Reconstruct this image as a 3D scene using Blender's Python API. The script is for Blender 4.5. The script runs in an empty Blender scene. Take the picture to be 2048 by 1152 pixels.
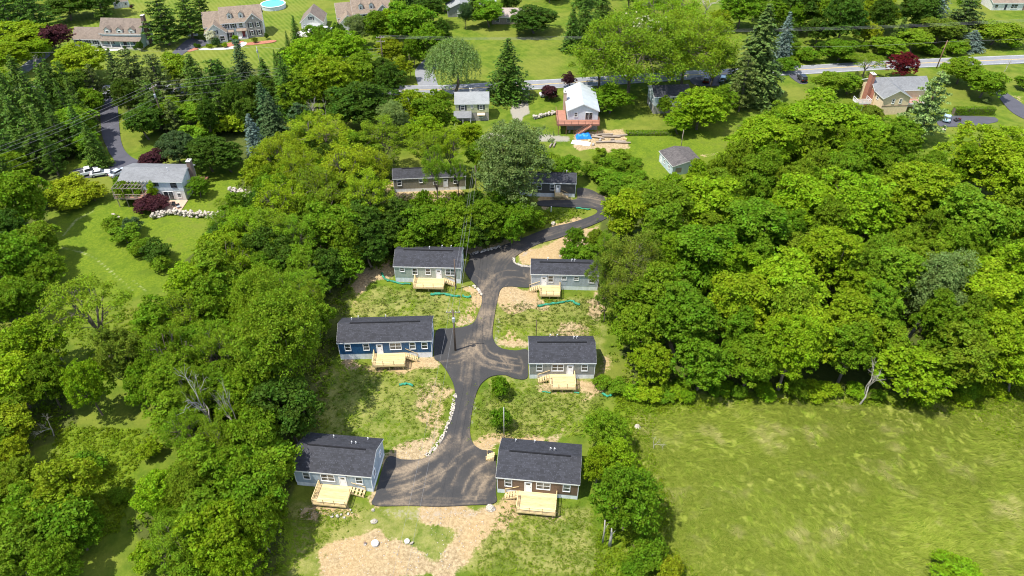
import bpy, bmesh, math, random
import numpy as np
from mathutils import Vector, Matrix
from mathutils.geometry import delaunay_2d_cdt

# ------------------------------------------------------------------ camera, sky, sun, exposure
H, PITCH, FPX = 92.5, math.radians(38.5), 1480.0       # drone height, downward tilt, focal length (px at 2048 wide)
scene = bpy.context.scene
COL = scene.collection
cam_d = bpy.data.cameras.new('camera'); cam = bpy.data.objects.new('camera', cam_d); COL.objects.link(cam)
cam_d.sensor_width = 36.0; cam_d.lens = FPX / 2048 * 36; cam_d.clip_start = 1; cam_d.clip_end = 20000
cam.location = (0, 0, H); cam.rotation_euler = (math.pi / 2 - PITCH, 0, 0)
scene.camera = cam

SH = (0.42, 0.20)                                       # ground offset of a shadow per metre of height
SUN_EL = math.atan2(1, math.hypot(*SH))
world = bpy.data.worlds.new('World'); scene.world = world; world.use_nodes = True
wn = world.node_tree
sky = wn.nodes.new('ShaderNodeTexSky'); sky.sky_type = 'NISHITA'; sky.sun_disc = False
sky.sun_elevation = SUN_EL; sky.sun_rotation = math.atan2(SH[0], -SH[1]); sky.air_density = 1.0; sky.dust_density = 1.2
wn.links.new(sky.outputs[0], wn.nodes['Background'].inputs[0]); wn.nodes['Background'].inputs[1].default_value = 0.15
sun_d = bpy.data.lights.new('sun', 'SUN'); sun_d.energy = 4.6; sun_d.angle = math.radians(0.55); sun_d.color = (1.0, 0.95, 0.86)
sun = bpy.data.objects.new('sun', sun_d); COL.objects.link(sun)
sun.rotation_euler = Vector((SH[0], SH[1], -1)).to_track_quat('-Z', 'Y').to_euler()
vs = scene.view_settings
vs.view_transform = 'Standard'; vs.look = 'None'; vs.gamma = 1.0; vs.exposure = 0.76; vs.use_curve_mapping = False
scene.cycles.filter_width = 1.1; scene.cycles.max_bounces = 6; scene.cycles.diffuse_bounces = 3; scene.cycles.transmission_bounces = 3; scene.cycles.glossy_bounces = 2

# ------------------------------------------------------------------ helpers
SP, CP = math.sin(PITCH), math.cos(PITCH)
def at(px, py, z=0.0):
    a = (px - 1024) / FPX; b = (576 - py) / FPX
    d = Vector((a, CP + b * SP, -SP + b * CP))
    t = (z - H) / d.z
    return Vector((d.x * t, d.y * t, z))
def depth_of(p): return p[1] * CP + (H - p[2]) * SP
def px_per_m(p): return FPX / depth_of(p)
def to_px(X, Y, Z=0.0):
    dz = Y * CP + (H - Z) * SP
    up = Y * SP + (Z - H) * CP
    return 1024 + FPX * X / dz, 576 - FPX * up / dz
rnd = random.Random(7)

def tag(o, label=None, cat=None, group=None, kind=None):
    if label: o['label'] = label
    if cat: o['category'] = cat
    if group: o['group'] = group
    if kind: o['kind'] = kind
    return o
def empty(name, loc, rz=0.0):
    o = bpy.data.objects.new(name, None); COL.objects.link(o)
    o.location = loc; o.rotation_euler = (0, 0, rz); o.empty_display_size = 0.3
    return o
def link(name, me, mat=None, parent=None):
    o = bpy.data.objects.new(name, me); COL.objects.link(o)
    if mat and not me.materials: me.materials.append(mat)
    if parent: o.parent = parent
    return o

class MB:
    def __init__(s): s.v = []; s.f = []
    def add(s, vs, fs):
        n = len(s.v); s.v += [tuple(v) for v in vs]; s.f += [[i + n for i in f] for f in fs]; return s
    def box(s, x0, x1, y0, y1, z0, z1, T=None):
        vs = [(x, y, z) for z in (z0, z1) for y in (y0, y1) for x in (x0, x1)]
        if T: vs = [T(*v) for v in vs]
        return s.add(vs, [(0, 2, 3, 1), (4, 5, 7, 6), (0, 1, 5, 4), (2, 6, 7, 3), (0, 4, 6, 2), (1, 3, 7, 5)])
    def beam(s, a, b, w, h=None):
        a, b = Vector(a), Vector(b); d = (b - a).normalized(); h = h or w
        up = Vector((0, 0, 1)) if abs(d.z) < .95 else Vector((0, 1, 0))
        r = d.cross(up).normalized() * w / 2; u = r.cross(d).normalized() * h / 2
        vs = [p + i * r + j * u for p in (a, b) for i, j in ((-1, -1), (1, -1), (1, 1), (-1, 1))]
        return s.add(vs, [(3, 2, 1, 0), (4, 5, 6, 7), (0, 1, 5, 4), (1, 2, 6, 5), (2, 3, 7, 6), (3, 0, 4, 7)])
    def tube(s, pts, rad, n=6, cap=True):
        pts = [Vector(p) for p in pts]
        rad = rad if isinstance(rad, (list, tuple)) else [rad] * len(pts)
        vs = []
        for i, p in enumerate(pts):
            d = (pts[min(i + 1, len(pts) - 1)] - pts[max(i - 1, 0)]).normalized()
            ref = Vector((0, 0, 1)) if abs(d.z) < .9 else Vector((1, 0, 0))
            r = d.cross(ref).normalized(); u = r.cross(d)
            vs += [p + rad[i] * (math.cos(2 * math.pi * k / n) * r + math.sin(2 * math.pi * k / n) * u) for k in range(n)]
        fs = [(i * n + k, i * n + (k + 1) % n, (i + 1) * n + (k + 1) % n, (i + 1) * n + k) for i in range(len(pts) - 1) for k in range(n)]
        if cap: fs += [tuple(range(n))[::-1], tuple(range((len(pts) - 1) * n, len(pts) * n))]
        return s.add(vs, fs)
    def prism(s, prof, a, b, T):
        """profile of (p, q) pairs pushed from a to b; T(p, q, t) gives the point"""
        n = len(prof)
        vs = [T(p, q, a) for p, q in prof] + [T(p, q, b) for p, q in prof]
        return s.add(vs, [tuple(range(n)), tuple(range(n, 2 * n))[::-1]] + [(i, (i + 1) % n, n + (i + 1) % n, n + i) for i in range(n)])
    def mesh(s, name):
        me = bpy.data.meshes.new(name); me.from_pydata(s.v, [], s.f); me.validate()
        bm = bmesh.new(); bm.from_mesh(me); bmesh.ops.recalc_face_normals(bm, faces=bm.faces); bm.to_mesh(me); bm.free()
        return me
    def build(s, name, mat, parent=None, bevel=0, smooth=False):
        o = link(name, s.mesh(name), mat, parent)
        if bevel:
            m = o.modifiers.new('bevel', 'BEVEL'); m.width = bevel; m.segments = 2; m.limit_method = 'ANGLE'
        if smooth:
            for p in o.data.polygons: p.use_smooth = True
        return o

def np_mesh(name, V, n):
    """V: (N*n, 3) vertices, N separate n-gons"""
    V = np.asarray(V, dtype=np.float32).reshape(-1, 3); N = len(V) // n
    me = bpy.data.meshes.new(name)
    me.vertices.add(len(V)); me.vertices.foreach_set('co', V.ravel())
    me.loops.add(N * n); me.loops.foreach_set('vertex_index', np.arange(N * n, dtype=np.int32))
    me.polygons.add(N); me.polygons.foreach_set('loop_start', np.arange(0, N * n, n, dtype=np.int32))
    me.update(calc_edges=True)
    return me

# value noise (2-D), used for ragged ground edges and blade directions
_g = np.random.RandomState(5).rand(256, 256)
def vnoise(x, y):
    xi = np.floor(x).astype(int); yi = np.floor(y).astype(int); fx = x - xi; fy = y - yi
    fx = fx * fx * (3 - 2 * fx); fy = fy * fy * (3 - 2 * fy)
    a = _g[xi % 256, yi % 256]; b = _g[(xi + 1) % 256, yi % 256]; c = _g[xi % 256, (yi + 1) % 256]; d = _g[(xi + 1) % 256, (yi + 1) % 256]
    return (a * (1 - fx) + b * fx) * (1 - fy) + (c * (1 - fx) + d * fx) * fy
def fbm(x, y, o=4):
    s = 0; a = .5
    for _ in range(o): s = s + a * vnoise(x, y); x = x * 2.03 + 17.3; y = y * 2.03 + 9.1; a *= .5
    return s
def inside(P, x, y):
    P = np.asarray(P, float); r = np.zeros(x.shape, bool); j = len(P) - 1
    for i in range(len(P)):
        xi, yi = P[i]; xj, yj = P[j]
        if yi != yj:
            r ^= ((yi > y) != (yj > y)) & (x < (xj - xi) * (y - yi) / (yj - yi) + xi)
        j = i
    return r

# ------------------------------------------------------------------ materials
def new_mat(name):
    m = bpy.data.materials.new(name); m.use_nodes = True
    return m, m.node_tree, m.node_tree.nodes['Principled BSDF']
def N(nt, t, **kw):
    n = nt.nodes.new(t)
    for k, v in kw.items(): setattr(n, k, v)
    return n
def mix(nt, fac, a, b, blend='MIX'):
    n = nt.nodes.new('ShaderNodeMix'); n.data_type = 'RGBA'; n.blend_type = blend
    for sock, v in ((n.inputs[0], fac), (n.inputs[6], a), (n.inputs[7], b)):
        if isinstance(v, bpy.types.NodeSocket): nt.links.new(v, sock)
        elif isinstance(v, (tuple, list)): sock.default_value = (*v[:3], 1)
        else: sock.default_value = v
    return n.outputs[2]
def mth(nt, op, a, b=0.0, c=None, clamp=False):
    n = nt.nodes.new('ShaderNodeMath'); n.operation = op; n.use_clamp = clamp
    for i, v in enumerate((a, b) if c is None else (a, b, c)):
        if isinstance(v, bpy.types.NodeSocket): nt.links.new(v, n.inputs[i])
        else: n.inputs[i].default_value = v
    return n.outputs[0]
def ramp(nt, x, lo, hi):
    n = nt.nodes.new('ShaderNodeMapRange'); n.interpolation_type = 'SMOOTHSTEP'
    nt.links.new(x, n.inputs[0]); n.inputs[1].default_value = lo; n.inputs[2].default_value = hi
    return n.outputs[0]
def noise(nt, scale, detail=4, vec=None, rough=.55):
    n = nt.nodes.new('ShaderNodeTexNoise'); n.inputs['Scale'].default_value = scale; n.inputs['Detail'].default_value = detail
    n.inputs['Roughness'].default_value = rough
    if vec is not None: nt.links.new(vec, n.inputs['Vector'])
    return n.outputs[0]
def bump(nt, b, h, strength, dist=.05):
    n = nt.nodes.new('ShaderNodeBump'); n.inputs['Strength'].default_value = strength; n.inputs['Distance'].default_value = dist
    nt.links.new(h, n.inputs['Height']); nt.links.new(n.outputs[0], b.inputs['Normal'])
def coords(nt, out='Object'): return nt.nodes.new('ShaderNodeTexCoord').outputs[out]

def plain(name, col, rough=.75, var=.25, scale=2.0, fine=25.0, metal=0.0, bmp=0.0):
    """painted / weathered surface: two noise scales of colour, a little relief"""
    m, nt, b = new_mat(name); v = coords(nt)
    a = noise(nt, scale, 5, v); f = noise(nt, fine, 3, v)
    s = mth(nt, 'MULTIPLY_ADD', a, .65, mth(nt, 'MULTIPLY', f, .35))
    s = ramp(nt, s, .3, .7)
    c = mix(nt, s, tuple(x * (1 - var) for x in col), tuple(min(1, x * (1 + var)) for x in col))
    nt.links.new(c, b.inputs['Base Color']); b.inputs['Roughness'].default_value = rough; b.inputs['Metallic'].default_value = metal
    if bmp: bump(nt, b, f, bmp, .03)
    return m
def siding(name, col, pitch=.2, rough=.6):
    """lap siding: a shallow saw-tooth relief on the height coordinate plus weather streaks"""
    m, nt, b = new_mat(name); v = coords(nt)
    sep = N(nt, 'ShaderNodeSeparateXYZ'); nt.links.new(v, sep.inputs[0])
    saw = mth(nt, 'FRACT', mth(nt, 'DIVIDE', sep.outputs[2], pitch))
    mp = N(nt, 'ShaderNodeMapping'); mp.inputs['Scale'].default_value = (1.5, 1.5, .3); nt.links.new(v, mp.inputs[0])
    n1 = noise(nt, 1.5, 4, mp.outputs[0])
    c = mix(nt, ramp(nt, n1, .3, .7), tuple(x * .9 for x in col), tuple(min(1, x * 1.08) for x in col))
    edge = mth(nt, 'LESS_THAN', saw, .12)
    c = mix(nt, mth(nt, 'MULTIPLY', edge, .22), c, (col[0] * .45, col[1] * .45, col[2] * .45))
    nt.links.new(c, b.inputs['Base Color']); b.inputs['Roughness'].default_value = rough
    bump(nt, b, saw, .6, .03)
    return m
def shingle(name, col, var=.35, fleck=1.6, course=.28):
    """asphalt shingles: tab-sized blocks of tone, pale granule flecks, course lines"""
    m, nt, b = new_mat(name); v = coords(nt)
    br = N(nt, 'ShaderNodeTexBrick'); br.inputs['Scale'].default_value = 1.0
    br.inputs['Brick Width'].default_value = .5; br.inputs['Row Height'].default_value = course; br.inputs['Mortar Size'].default_value = .012
    br.inputs['Color1'].default_value = (*[x * (1 - var) for x in col], 1); br.inputs['Color2'].default_value = (*[x * (1 + var) for x in col], 1)
    br.inputs['Mortar'].default_value = (*[x * .5 for x in col], 1)
    nt.links.new(v, br.inputs['Vector'])
    big = noise(nt, .5, 4, v)
    c = mix(nt, ramp(nt, big, .35, .7), br.outputs[0], tuple(x * 1.25 for x in col)); 
    c = mix(nt, .45, br.outputs[0], c)
    w = N(nt, 'ShaderNodeTexVoronoi'); w.inputs['Scale'].default_value = 3.2; nt.links.new(v, w.inputs['Vector'])
    fl = mth(nt, 'LESS_THAN', w.outputs['Distance'], .22)
    c = mix(nt, mth(nt, 'MULTIPLY', fl, .55), c, tuple(min(1, x * (1 + fleck)) for x in col))
    nt.links.new(c, b.inputs['Base Color']); b.inputs['Roughness'].default_value = .85
    bump(nt, b, noise(nt, 9, 3, v), .4, .03)
    return m
def wood(name, col):
    m, nt, b = new_mat(name); v = coords(nt)
    mp = N(nt, 'ShaderNodeMapping'); mp.inputs['Scale'].default_value = (.7, 7, 7); nt.links.new(v, mp.inputs[0])
    n1 = noise(nt, 1.3, 4, mp.outputs[0]); n2 = noise(nt, 1.2, 3, v)
    c = mix(nt, ramp(nt, n1, .3, .7), tuple(x * .78 for x in col), tuple(min(1, x * 1.15) for x in col))
    c = mix(nt, mth(nt, 'MULTIPLY', ramp(nt, n2, .45, .75), .3), c, tuple(x * .7 for x in col))
    g = N(nt, 'ShaderNodeNewGeometry'); c = mix(nt, 1.0, c, mix(nt, g.outputs['Random Per Island'], (.78, .76, .72), (1.12, 1.12, 1.12)), 'MULTIPLY')
    nt.links.new(c, b.inputs['Base Color']); b.inputs['Roughness'].default_value = .7
    return m
def stone(name, cols, scale=1.2):
    m, nt, b = new_mat(name); v = coords(nt, 'Object')
    g = N(nt, 'ShaderNodeNewGeometry'); r = g.outputs['Random Per Island']
    c = mix(nt, r, cols[0], cols[1]); n1 = noise(nt, scale * 3, 5, v)
    c = mix(nt, ramp(nt, n1, .35, .7), c, cols[2])
    nt.links.new(c, b.inputs['Base Color']); b.inputs['Roughness'].default_value = .9; bump(nt, b, n1, .6, .08)
    return m
def glass(name, col=(.025, .03, .035)):
    m, nt, b = new_mat(name); v = coords(nt)
    n1 = noise(nt, .9, 2, v)
    c = mix(nt, ramp(nt, n1, .45, .6), col, (.12, .13, .13))
    nt.links.new(c, b.inputs['Base Color']); b.inputs['Roughness'].default_value = .06; b.inputs['Specular IOR Level'].default_value = .7
    return m
def brick(name, c1, c2, mortar, sc=1.0):
    m, nt, b = new_mat(name); v = coords(nt)
    br = N(nt, 'ShaderNodeTexBrick'); br.inputs['Scale'].default_value = sc; br.inputs['Brick Width'].default_value = .3; br.inputs['Row Height'].default_value = .12
    br.inputs['Mortar Size'].default_value = .012
    for k, c in (('Color1', c1), ('Color2', c2), ('Mortar', mortar)): br.inputs[k].default_value = (*c, 1)
    mp = N(nt, 'ShaderNodeMapping'); mp.inputs['Rotation'].default_value = (math.pi / 2, 0, 0); nt.links.new(v, mp.inputs[0]); nt.links.new(mp.outputs[0], br.inputs['Vector'])
    c = mix(nt, mth(nt, 'MULTIPLY', noise(nt, 1.2, 4, v), .4), br.outputs[0], tuple(x * .6 for x in c1))
    nt.links.new(c, b.inputs['Base Color']); b.inputs['Roughness'].default_value = .9
    return m

def leaf_mat(name, trans=.48, var=.4, spec=.08):
    """foliage: the object's own colour, varied leaf by leaf and clump by clump; some light passes through"""
    m, nt, b = new_mat(name); out = nt.nodes['Material Output']
    oi = N(nt, 'ShaderNodeObjectInfo'); g = N(nt, 'ShaderNodeNewGeometry'); v = coords(nt)
    r = g.outputs['Random Per Island']
    hsv = N(nt, 'ShaderNodeHueSaturation'); nt.links.new(oi.outputs['Color'], hsv.inputs['Color'])
    nt.links.new(mth(nt, 'MULTIPLY_ADD', r, var * 2, 1 - var), hsv.inputs['Value'])
    n1 = noise(nt, .45, 2, v)
    nt.links.new(mth(nt, 'ADD', mth(nt, 'MULTIPLY_ADD', n1, -.05, .527), mth(nt, 'MULTIPLY_ADD', r, .024, -.012)), hsv.inputs['Hue'])
    nt.links.new(hsv.outputs[0], b.inputs['Base Color']); b.inputs['Roughness'].default_value = .55; b.inputs['Specular IOR Level'].default_value = spec
    tr = N(nt, 'ShaderNodeBsdfTranslucent')
    nt.links.new(mix(nt, 1.0, hsv.outputs[0], (1.15, 1.1, .55), 'MULTIPLY'), tr.inputs[0])
    ms = N(nt, 'ShaderNodeMixShader'); ms.inputs[0].default_value = trans
    nt.links.new(b.outputs[0], ms.inputs[1]); nt.links.new(tr.outputs[0], ms.inputs[2]); nt.links.new(ms.outputs[0], out.inputs[0])
    return m

M = {}
M['leaf'] = leaf_mat('leaf_broad'); M['needle'] = leaf_mat('leaf_needle', .15, .4, .1)
M['bark'] = plain('bark', (.14, .11, .085), .95, .4, 3, 12, bmp=.8)
M['bark_grey'] = plain('bark_grey', (.22, .19, .16), .95, .4, 3, 12, bmp=.6)
M['deadwood'] = plain('deadwood', (.36, .33, .29), .9, .35, 3, 14, bmp=.5)
M['glass'] = glass('window_glass'); M['white'] = plain('white_trim', (.78, .78, .77), .5, .06)
M['skirt'] = siding('skirting', (.78, .80, .82), .3); M['door'] = plain('door_white', (.76, .77, .79), .45, .05)
M['roof'] = shingle('charcoal_shingle', (.025, .026, .033), .38, 1.9)
M['lumber'] = wood('fresh_lumber', (.62, .47, .24)); M['stain'] = wood('red_stained_wood', (.27, .12, .08)); M['stain_floor'] = wood('red_deck_boards', (.36, .165, .11))
M['grey_wood'] = wood('grey_wood', (.30, .25, .20)); M['pole'] = wood('pole_wood', (.11, .075, .055)); M['pole_light'] = plain('pole_grey', (.35, .34, .33), .6, .2)
M['metal'] = plain('grey_metal', (.42, .45, .48), .4, .12, metal=.3); M['dark_metal'] = plain('dark_metal', (.05, .05, .055), .5, .2)
M['shade_black'] = plain('shade_black', (.006, .006, .008), 1.0, .2); M['wire'] = plain('wire', (.24, .24, .25), .5, .1)
M['concrete'] = plain('concrete', (.55, .52, .47), .9, .18, 1.5); M['pipe'] = plain('white_pipe', (.8, .8, .79), .4, .05)
M['foundation'] = plain('foundation', (.33, .31, .28), .9, .2)
M['shutter'] = plain('dark_shutter', (.028, .032, .045), .5, .15); M['brown_roof'] = shingle('brown_shingle', (.165, .128, .100), .22, .35)
M['tan_roof'] = shingle('tan_shingle', (.21, .160, .118), .2, .35); M['grey_roof'] = shingle('grey_shingle', (.165, .17, .175), .15, .3)
M['pale_roof'] = plain('pale_metal_roof', (.42, .46, .48), .45, .12, .6); M['old_roof'] = shingle('old_dark_shingle', (.085, .075, .072), .4, .7)
M['light_roof'] = shingle('light_grey_shingle', (.235, .245, .245), .1, .2)
M['green_sock'] = plain('green_fabric', (.018, .20, .115), .7, .45, 2, 9, bmp=1.0); M['blue_tarp'] = plain('blue_tarp', (.015, .20, .62), .35, .3, 2, 6, bmp=1.0)
M['water'] = plain('pool_water', (.10, .62, .80), .08, .1); M['pool_liner'] = plain('pool_wall', (.55, .60, .64), .5, .1)
M['rock'] = stone('field_stone', ((.42, .37, .31), (.25, .22, .19), (.52, .48, .42))); M['rubble'] = stone('pale_rubble', ((.46, .41, .34), (.28, .24, .19), (.52, .47, .40)))
M['chimney'] = brick('red_brick', (.42, .13, .07), (.32, .10, .06), (.45, .36, .30)); M['brown_brick'] = brick('brown_brick', (.20, .11, .08), (.15, .085, .065), (.3, .26, .22))
M['patio'] = brick('patio_brick', (.55, .37, .27), (.48, .31, .23), (.5, .42, .35))

# ------------------------------------------------------------------ ground (one sheet to the horizon; attributes say what covers it)
def axis(parts):
    out = []
    for a, b, st in parts: out += list(np.arange(a, b, st))
    return np.array(out + [parts[-1][1]])
gx = axis([(-6000, -400, 800), (-400, -220, 20), (-220, -75, 1.0), (-75, 75, .45), (75, 220, 1.0), (220, 400, 20), (400, 6000, 800)])
gy = axis([(-600, 0, 100), (0, 48, 8), (48, 150, .45), (150, 310, .9), (310, 400, 15), (400, 9000, 860)])
GX, GY = np.meshgrid(gx, gy)
PX, PY = to_px(GX, np.maximum(GY, 5.0))
w1 = fbm(GX * .35, GY * .35) - .47; w2 = fbm(GX * .35 + 50, GY * .35 + 80) - .47
def blur(a, n):
    for _ in range(n):
        a = (a + np.roll(a, 1, 0) + np.roll(a, -1, 0) + np.roll(a, 1, 1) + np.roll(a, -1, 1)) / 5
    return a
def mask(polys, warp=14, soft=2):
    m = np.zeros(GX.shape)
    sc = .00847 * (PY + 601) / 11
    x = PX + w1 * warp * 2 * sc; y = PY + w2 * warp * sc * 1.5
    for P, v in polys: m = np.maximum(m, inside(P, x, y) * v)
    m[GY < 20] = 0
    return blur(m, soft)

DIRT = [([(640, 1090), (700, 1062), (760, 1060), (800, 1072), (840, 1095), (868, 1110), (850, 1160), (620, 1160)], 1),
        ([(845, 1012), (990, 1012), (985, 1045), (958, 1090), (930, 1160), (865, 1160), (880, 1110), (905, 1070), (870, 1050), (840, 1045)], .85),
        ([(600, 1015), (705, 1012), (715, 1030), (600, 1040)], .9), ([(735, 1040), (765, 1038), (768, 1060), (730, 1058)], .9),
        ([(773, 905), (800, 890), (860, 880), (888, 870), (868, 905), (845, 920), (772, 918)], 1),
        ([(820, 770), (895, 745), (912, 780), (905, 830), (885, 868), (850, 880), (835, 830)], .55),
        ([(745, 985), (773, 912), (842, 916), (800, 945), (765, 1000), (750, 1012)], .9),
        ([(672, 715), (760, 722), (830, 722), (870, 715), (885, 738), (820, 742), (740, 748), (680, 740)], .8),
        ([(1000, 575), (1070, 575), (1080, 600), (1120, 605), (1110, 618), (1040, 625), (998, 615)], 1),
        ([(1035, 520), (1050, 500), (1100, 482), (1150, 470), (1195, 450), (1195, 485), (1150, 528), (1062, 530)], .95),
        ([(940, 560), (970, 590), (962, 630), (945, 650), (905, 660), (915, 640), (940, 610), (930, 580), (915, 572), (900, 572)], .9),
        ([(712, 545), (792, 515), (795, 560), (740, 572), (715, 600), (690, 640), (680, 640), (705, 590)], .9),
        ([(920, 500), (990, 480), (1040, 470), (1040, 482), (1000, 495), (945, 512)], .9),
        ([(1070, 388), (1155, 396), (1150, 402), (1075, 412)], 1), ([(1100, 448), (1180, 430), (1195, 440), (1120, 470), (1060, 487)], .8),
        ([(1158, 372), (1185, 378), (1225, 400), (1230, 408), (1200, 400), (1180, 384), (1155, 380)], 1),
        ([(1062, 757), (1195, 757), (1215, 700), (1225, 690), (1228, 760), (1200, 790), (1140, 795), (1060, 775)], .7),
        ([(1190, 560), (1205, 590), (1210, 640), (1190, 640), (1180, 590)], .8),
        ([(1000, 690), (1000, 650), (1040, 680), (1060, 690), (1056, 702)], .8),
        ([(1090, 660), (1150, 640), (1185, 650), (1190, 680), (1070, 680)], .6),
        ([(945, 880), (985, 860), (1050, 868), (1150, 880), (1000, 885), (992, 905), (965, 900)], .9),
        ([(1010, 850), (1080, 865), (1140, 840), (1180, 790), (1195, 775), (1188, 800), (1150, 855), (1100, 885), (1010, 872)], .55),
        ([(995, 985), (1040, 990), (1130, 1020), (1110, 1045), (1040, 1035), (1000, 1060), (985, 1050)], .75),
        ([(1150, 262), (1250, 262), (1255, 298), (1150, 298)], 1), ([(1392, 302), (1448, 304), (1447, 322), (1400, 322)], .6),
        ([(770, 355), (935, 375), (935, 400), (860, 410), (780, 400)], .7), ([(2010, 170), (2048, 195), (2048, 212), (2008, 182)], .7),
        ([(1225, 400), (1260, 410), (1250, 430), (1228, 440)], .6), ([(1255, 1080), (1285, 1070), (1280, 1105), (1255, 1112)], .7),
        ([(0, 430), (0, 430), (0, 430)], 0)]
STRAW = [([(640, 730), (880, 735), (912, 800), (885, 870), (770, 910), (640, 880), (600, 800)], .65),
         ([(690, 590), (790, 570), (960, 580), (960, 640), (870, 655), (690, 640)], .7),
         ([(985, 600), (1190, 590), (1220, 640), (1220, 800), (1160, 880), (1000, 885), (945, 880), (950, 790), (985, 750), (1060, 700), (985, 690)], .65),
         ([(560, 1000), (1200, 1000), (1210, 1152), (560, 1160)], .7), ([(1040, 480), (1200, 450), (1200, 540), (1040, 540)], .7),
         ([(1190, 330), (1260, 300), (1300, 350), (1240, 410), (1190, 390)], .45), ([(1040, 420), (1190, 420), (1190, 450), (1000, 490)], .4),
         ([(900, 258), (1110, 262), (1150, 300), (1110, 320), (960, 300)], .35)]
FIELD = [([(1240, 860), (1290, 815), (1500, 790), (1780, 800), (1900, 800), (2048, 770), (2300, 760), (2300, 1400), (1230, 1400), (1310, 1150), (1330, 1000)], 1)]
WOOD = [([(1195, 440), (1240, 395), (1330, 385), (1470, 330), (1480, 250), (1620, 220), (1790, 300), (1900, 330), (2048, 270), (2300, 250), (2300, 760), (2048, 770), (1900, 790), (1780, 790), (1500, 780), (1290, 800), (1265, 780), (1240, 640), (1220, 560)], 1),
        ([(480, 360), (560, 280), (800, 280), (790, 400), (1000, 480), (800, 530), (710, 545), (690, 640), (660, 760), (640, 860), (590, 930), (570, 1000), (560, 1152), (360, 1160), (250, 1050), (420, 900), (330, 830), (270, 770), (250, 690), (330, 620), (400, 480)], 1),
        ([(0, 190), (200, 190), (215, 300), (130, 320), (100, 420), (100, 500), (110, 580), (60, 650), (-100, 650), (-100, 190)], 1),
        ([(220, 150), (540, 130), (560, 260), (500, 330), (330, 320), (300, 250), (240, 240)], .8),
        ([(0, 680), (120, 700), (150, 850), (60, 900), (200, 1060), (100, 1160), (-200, 1160), (-200, 680)], 1),
        ([(800, 390), (1050, 380), (1080, 440), (1000, 485), (790, 510)], 1)]
STRIPE = [([(100, 0), (560, -30), (620, 0), (560, 160), (330, 150), (60, 160)], 1), ([(940, 40), (1150, 30), (1145, 160), (950, 170)], .25)]
LUSH = [([(1230, 780), (1500, 775), (1900, 790), (2048, 750), (2048, 800), (1800, 812), (1500, 800), (1300, 830), (1290, 900), (1340, 1000), (1330, 1100), (1420, 1160), (1180, 1160), (1220, 1000), (1220, 850)], 1),
        ([(1150, 270), (1450, 250), (1460, 330), (1250, 380), (1180, 330)], .6), ([(100, 430), (280, 400), (470, 330), (520, 380), (440, 480), (300, 600), (90, 640)], .6),
        ([(110, 850), (300, 860), (240, 1060), (180, 1090), (100, 960)], .8)]
GRAVEL = [([(740, 1012), (990, 1012), (985, 1030), (900, 1040), (860, 1045), (760, 1030)], .45), ([(1030, 180), (1058, 182), (1060, 225), (1028, 250), (1020, 215)], .9),
          ([(940, 268), (1010, 264), (1140, 272), (1145, 284), (1000, 282), (935, 280)], .8), ([(1030, 530), (1045, 506), (1100, 484), (1120, 476), (1060, 505), (1042, 522), (1062, 534)], .7),
          ([(940, 780), (955, 770), (948, 880), (985, 905), (960, 905), (938, 875)], .6), ([(990, 640), (1003, 600), (998, 690), (1020, 706), (985, 690)], .6)]
A1 = np.stack([mask(DIRT, 26, 7), mask(STRAW, 24, 6), mask(FIELD, 60, 12), mask(WOOD, 26, 6)], -1)
A2 = np.stack([mask(GRAVEL, 8, 2), mask(STRIPE, 6, 2), mask(LUSH, 26, 6), np.zeros(GX.shape)], -1)
# pale trodden / mown lines across the left meadow
def lines(segs, wpx):
    d = np.full(GX.shape, 1e9)
    for L in segs:
        for (x0, y0), (x1, y1) in zip(L[:-1], L[1:]):
            dx, dy = x1 - x0, y1 - y0; t = np.clip(((PX - x0) * dx + (PY - y0) * dy) / (dx * dx + dy * dy), 0, 1)
            d = np.minimum(d, np.hypot(PX - x0 - t * dx, (PY - y0 - t * dy) * 1.4))
    return np.exp(-(d / wpx) ** 2)
A2[..., 3] = lines([[(190, 420), (150, 440), (125, 470)], [(125, 495), (160, 503), (190, 515), (225, 545), (265, 580)], [(265, 560), (290, 580)]], 4.5) * (.4 + .9 * (w2 + .47)) * (GY > 20)
nx, ny = len(gx), len(gy)
idx = np.arange(nx * ny).reshape(ny, nx)
quads = np.stack([idx[:-1, :-1], idx[:-1, 1:], idx[1:, 1:], idx[1:, :-1]], -1).reshape(-1, 4)
hz = (fbm(GX * .12, GY * .12) - .47) * .22 + (fbm(GX * .9, GY * .9) - .47) * .10     # soft unevenness, kept below the paved sheets
hz = np.where((GY > 40) & (GY < 320) & (np.abs(GX) < 230), hz, 0) - .12
me = bpy.data.meshes.new('ground')
me.vertices.add(nx * ny); me.vertices.foreach_set('co', np.stack([GX, GY, hz], -1).astype(np.float32).ravel())
me.loops.add(len(quads) * 4); me.loops.foreach_set('vertex_index', quads.astype(np.int32).ravel())
me.polygons.add(len(quads)); me.polygons.foreach_set('loop_start', np.arange(0, len(quads) * 4, 4, dtype=np.int32))
me.polygons.foreach_set('use_smooth', np.ones(len(quads), bool))
me.update(calc_edges=True)
for nm, A in (('coverA', A1), ('coverB', A2)):
    at_ = me.attributes.new(nm, 'FLOAT_COLOR', 'POINT'); at_.data.foreach_set('color', A.astype(np.float32).reshape(-1))

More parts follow.
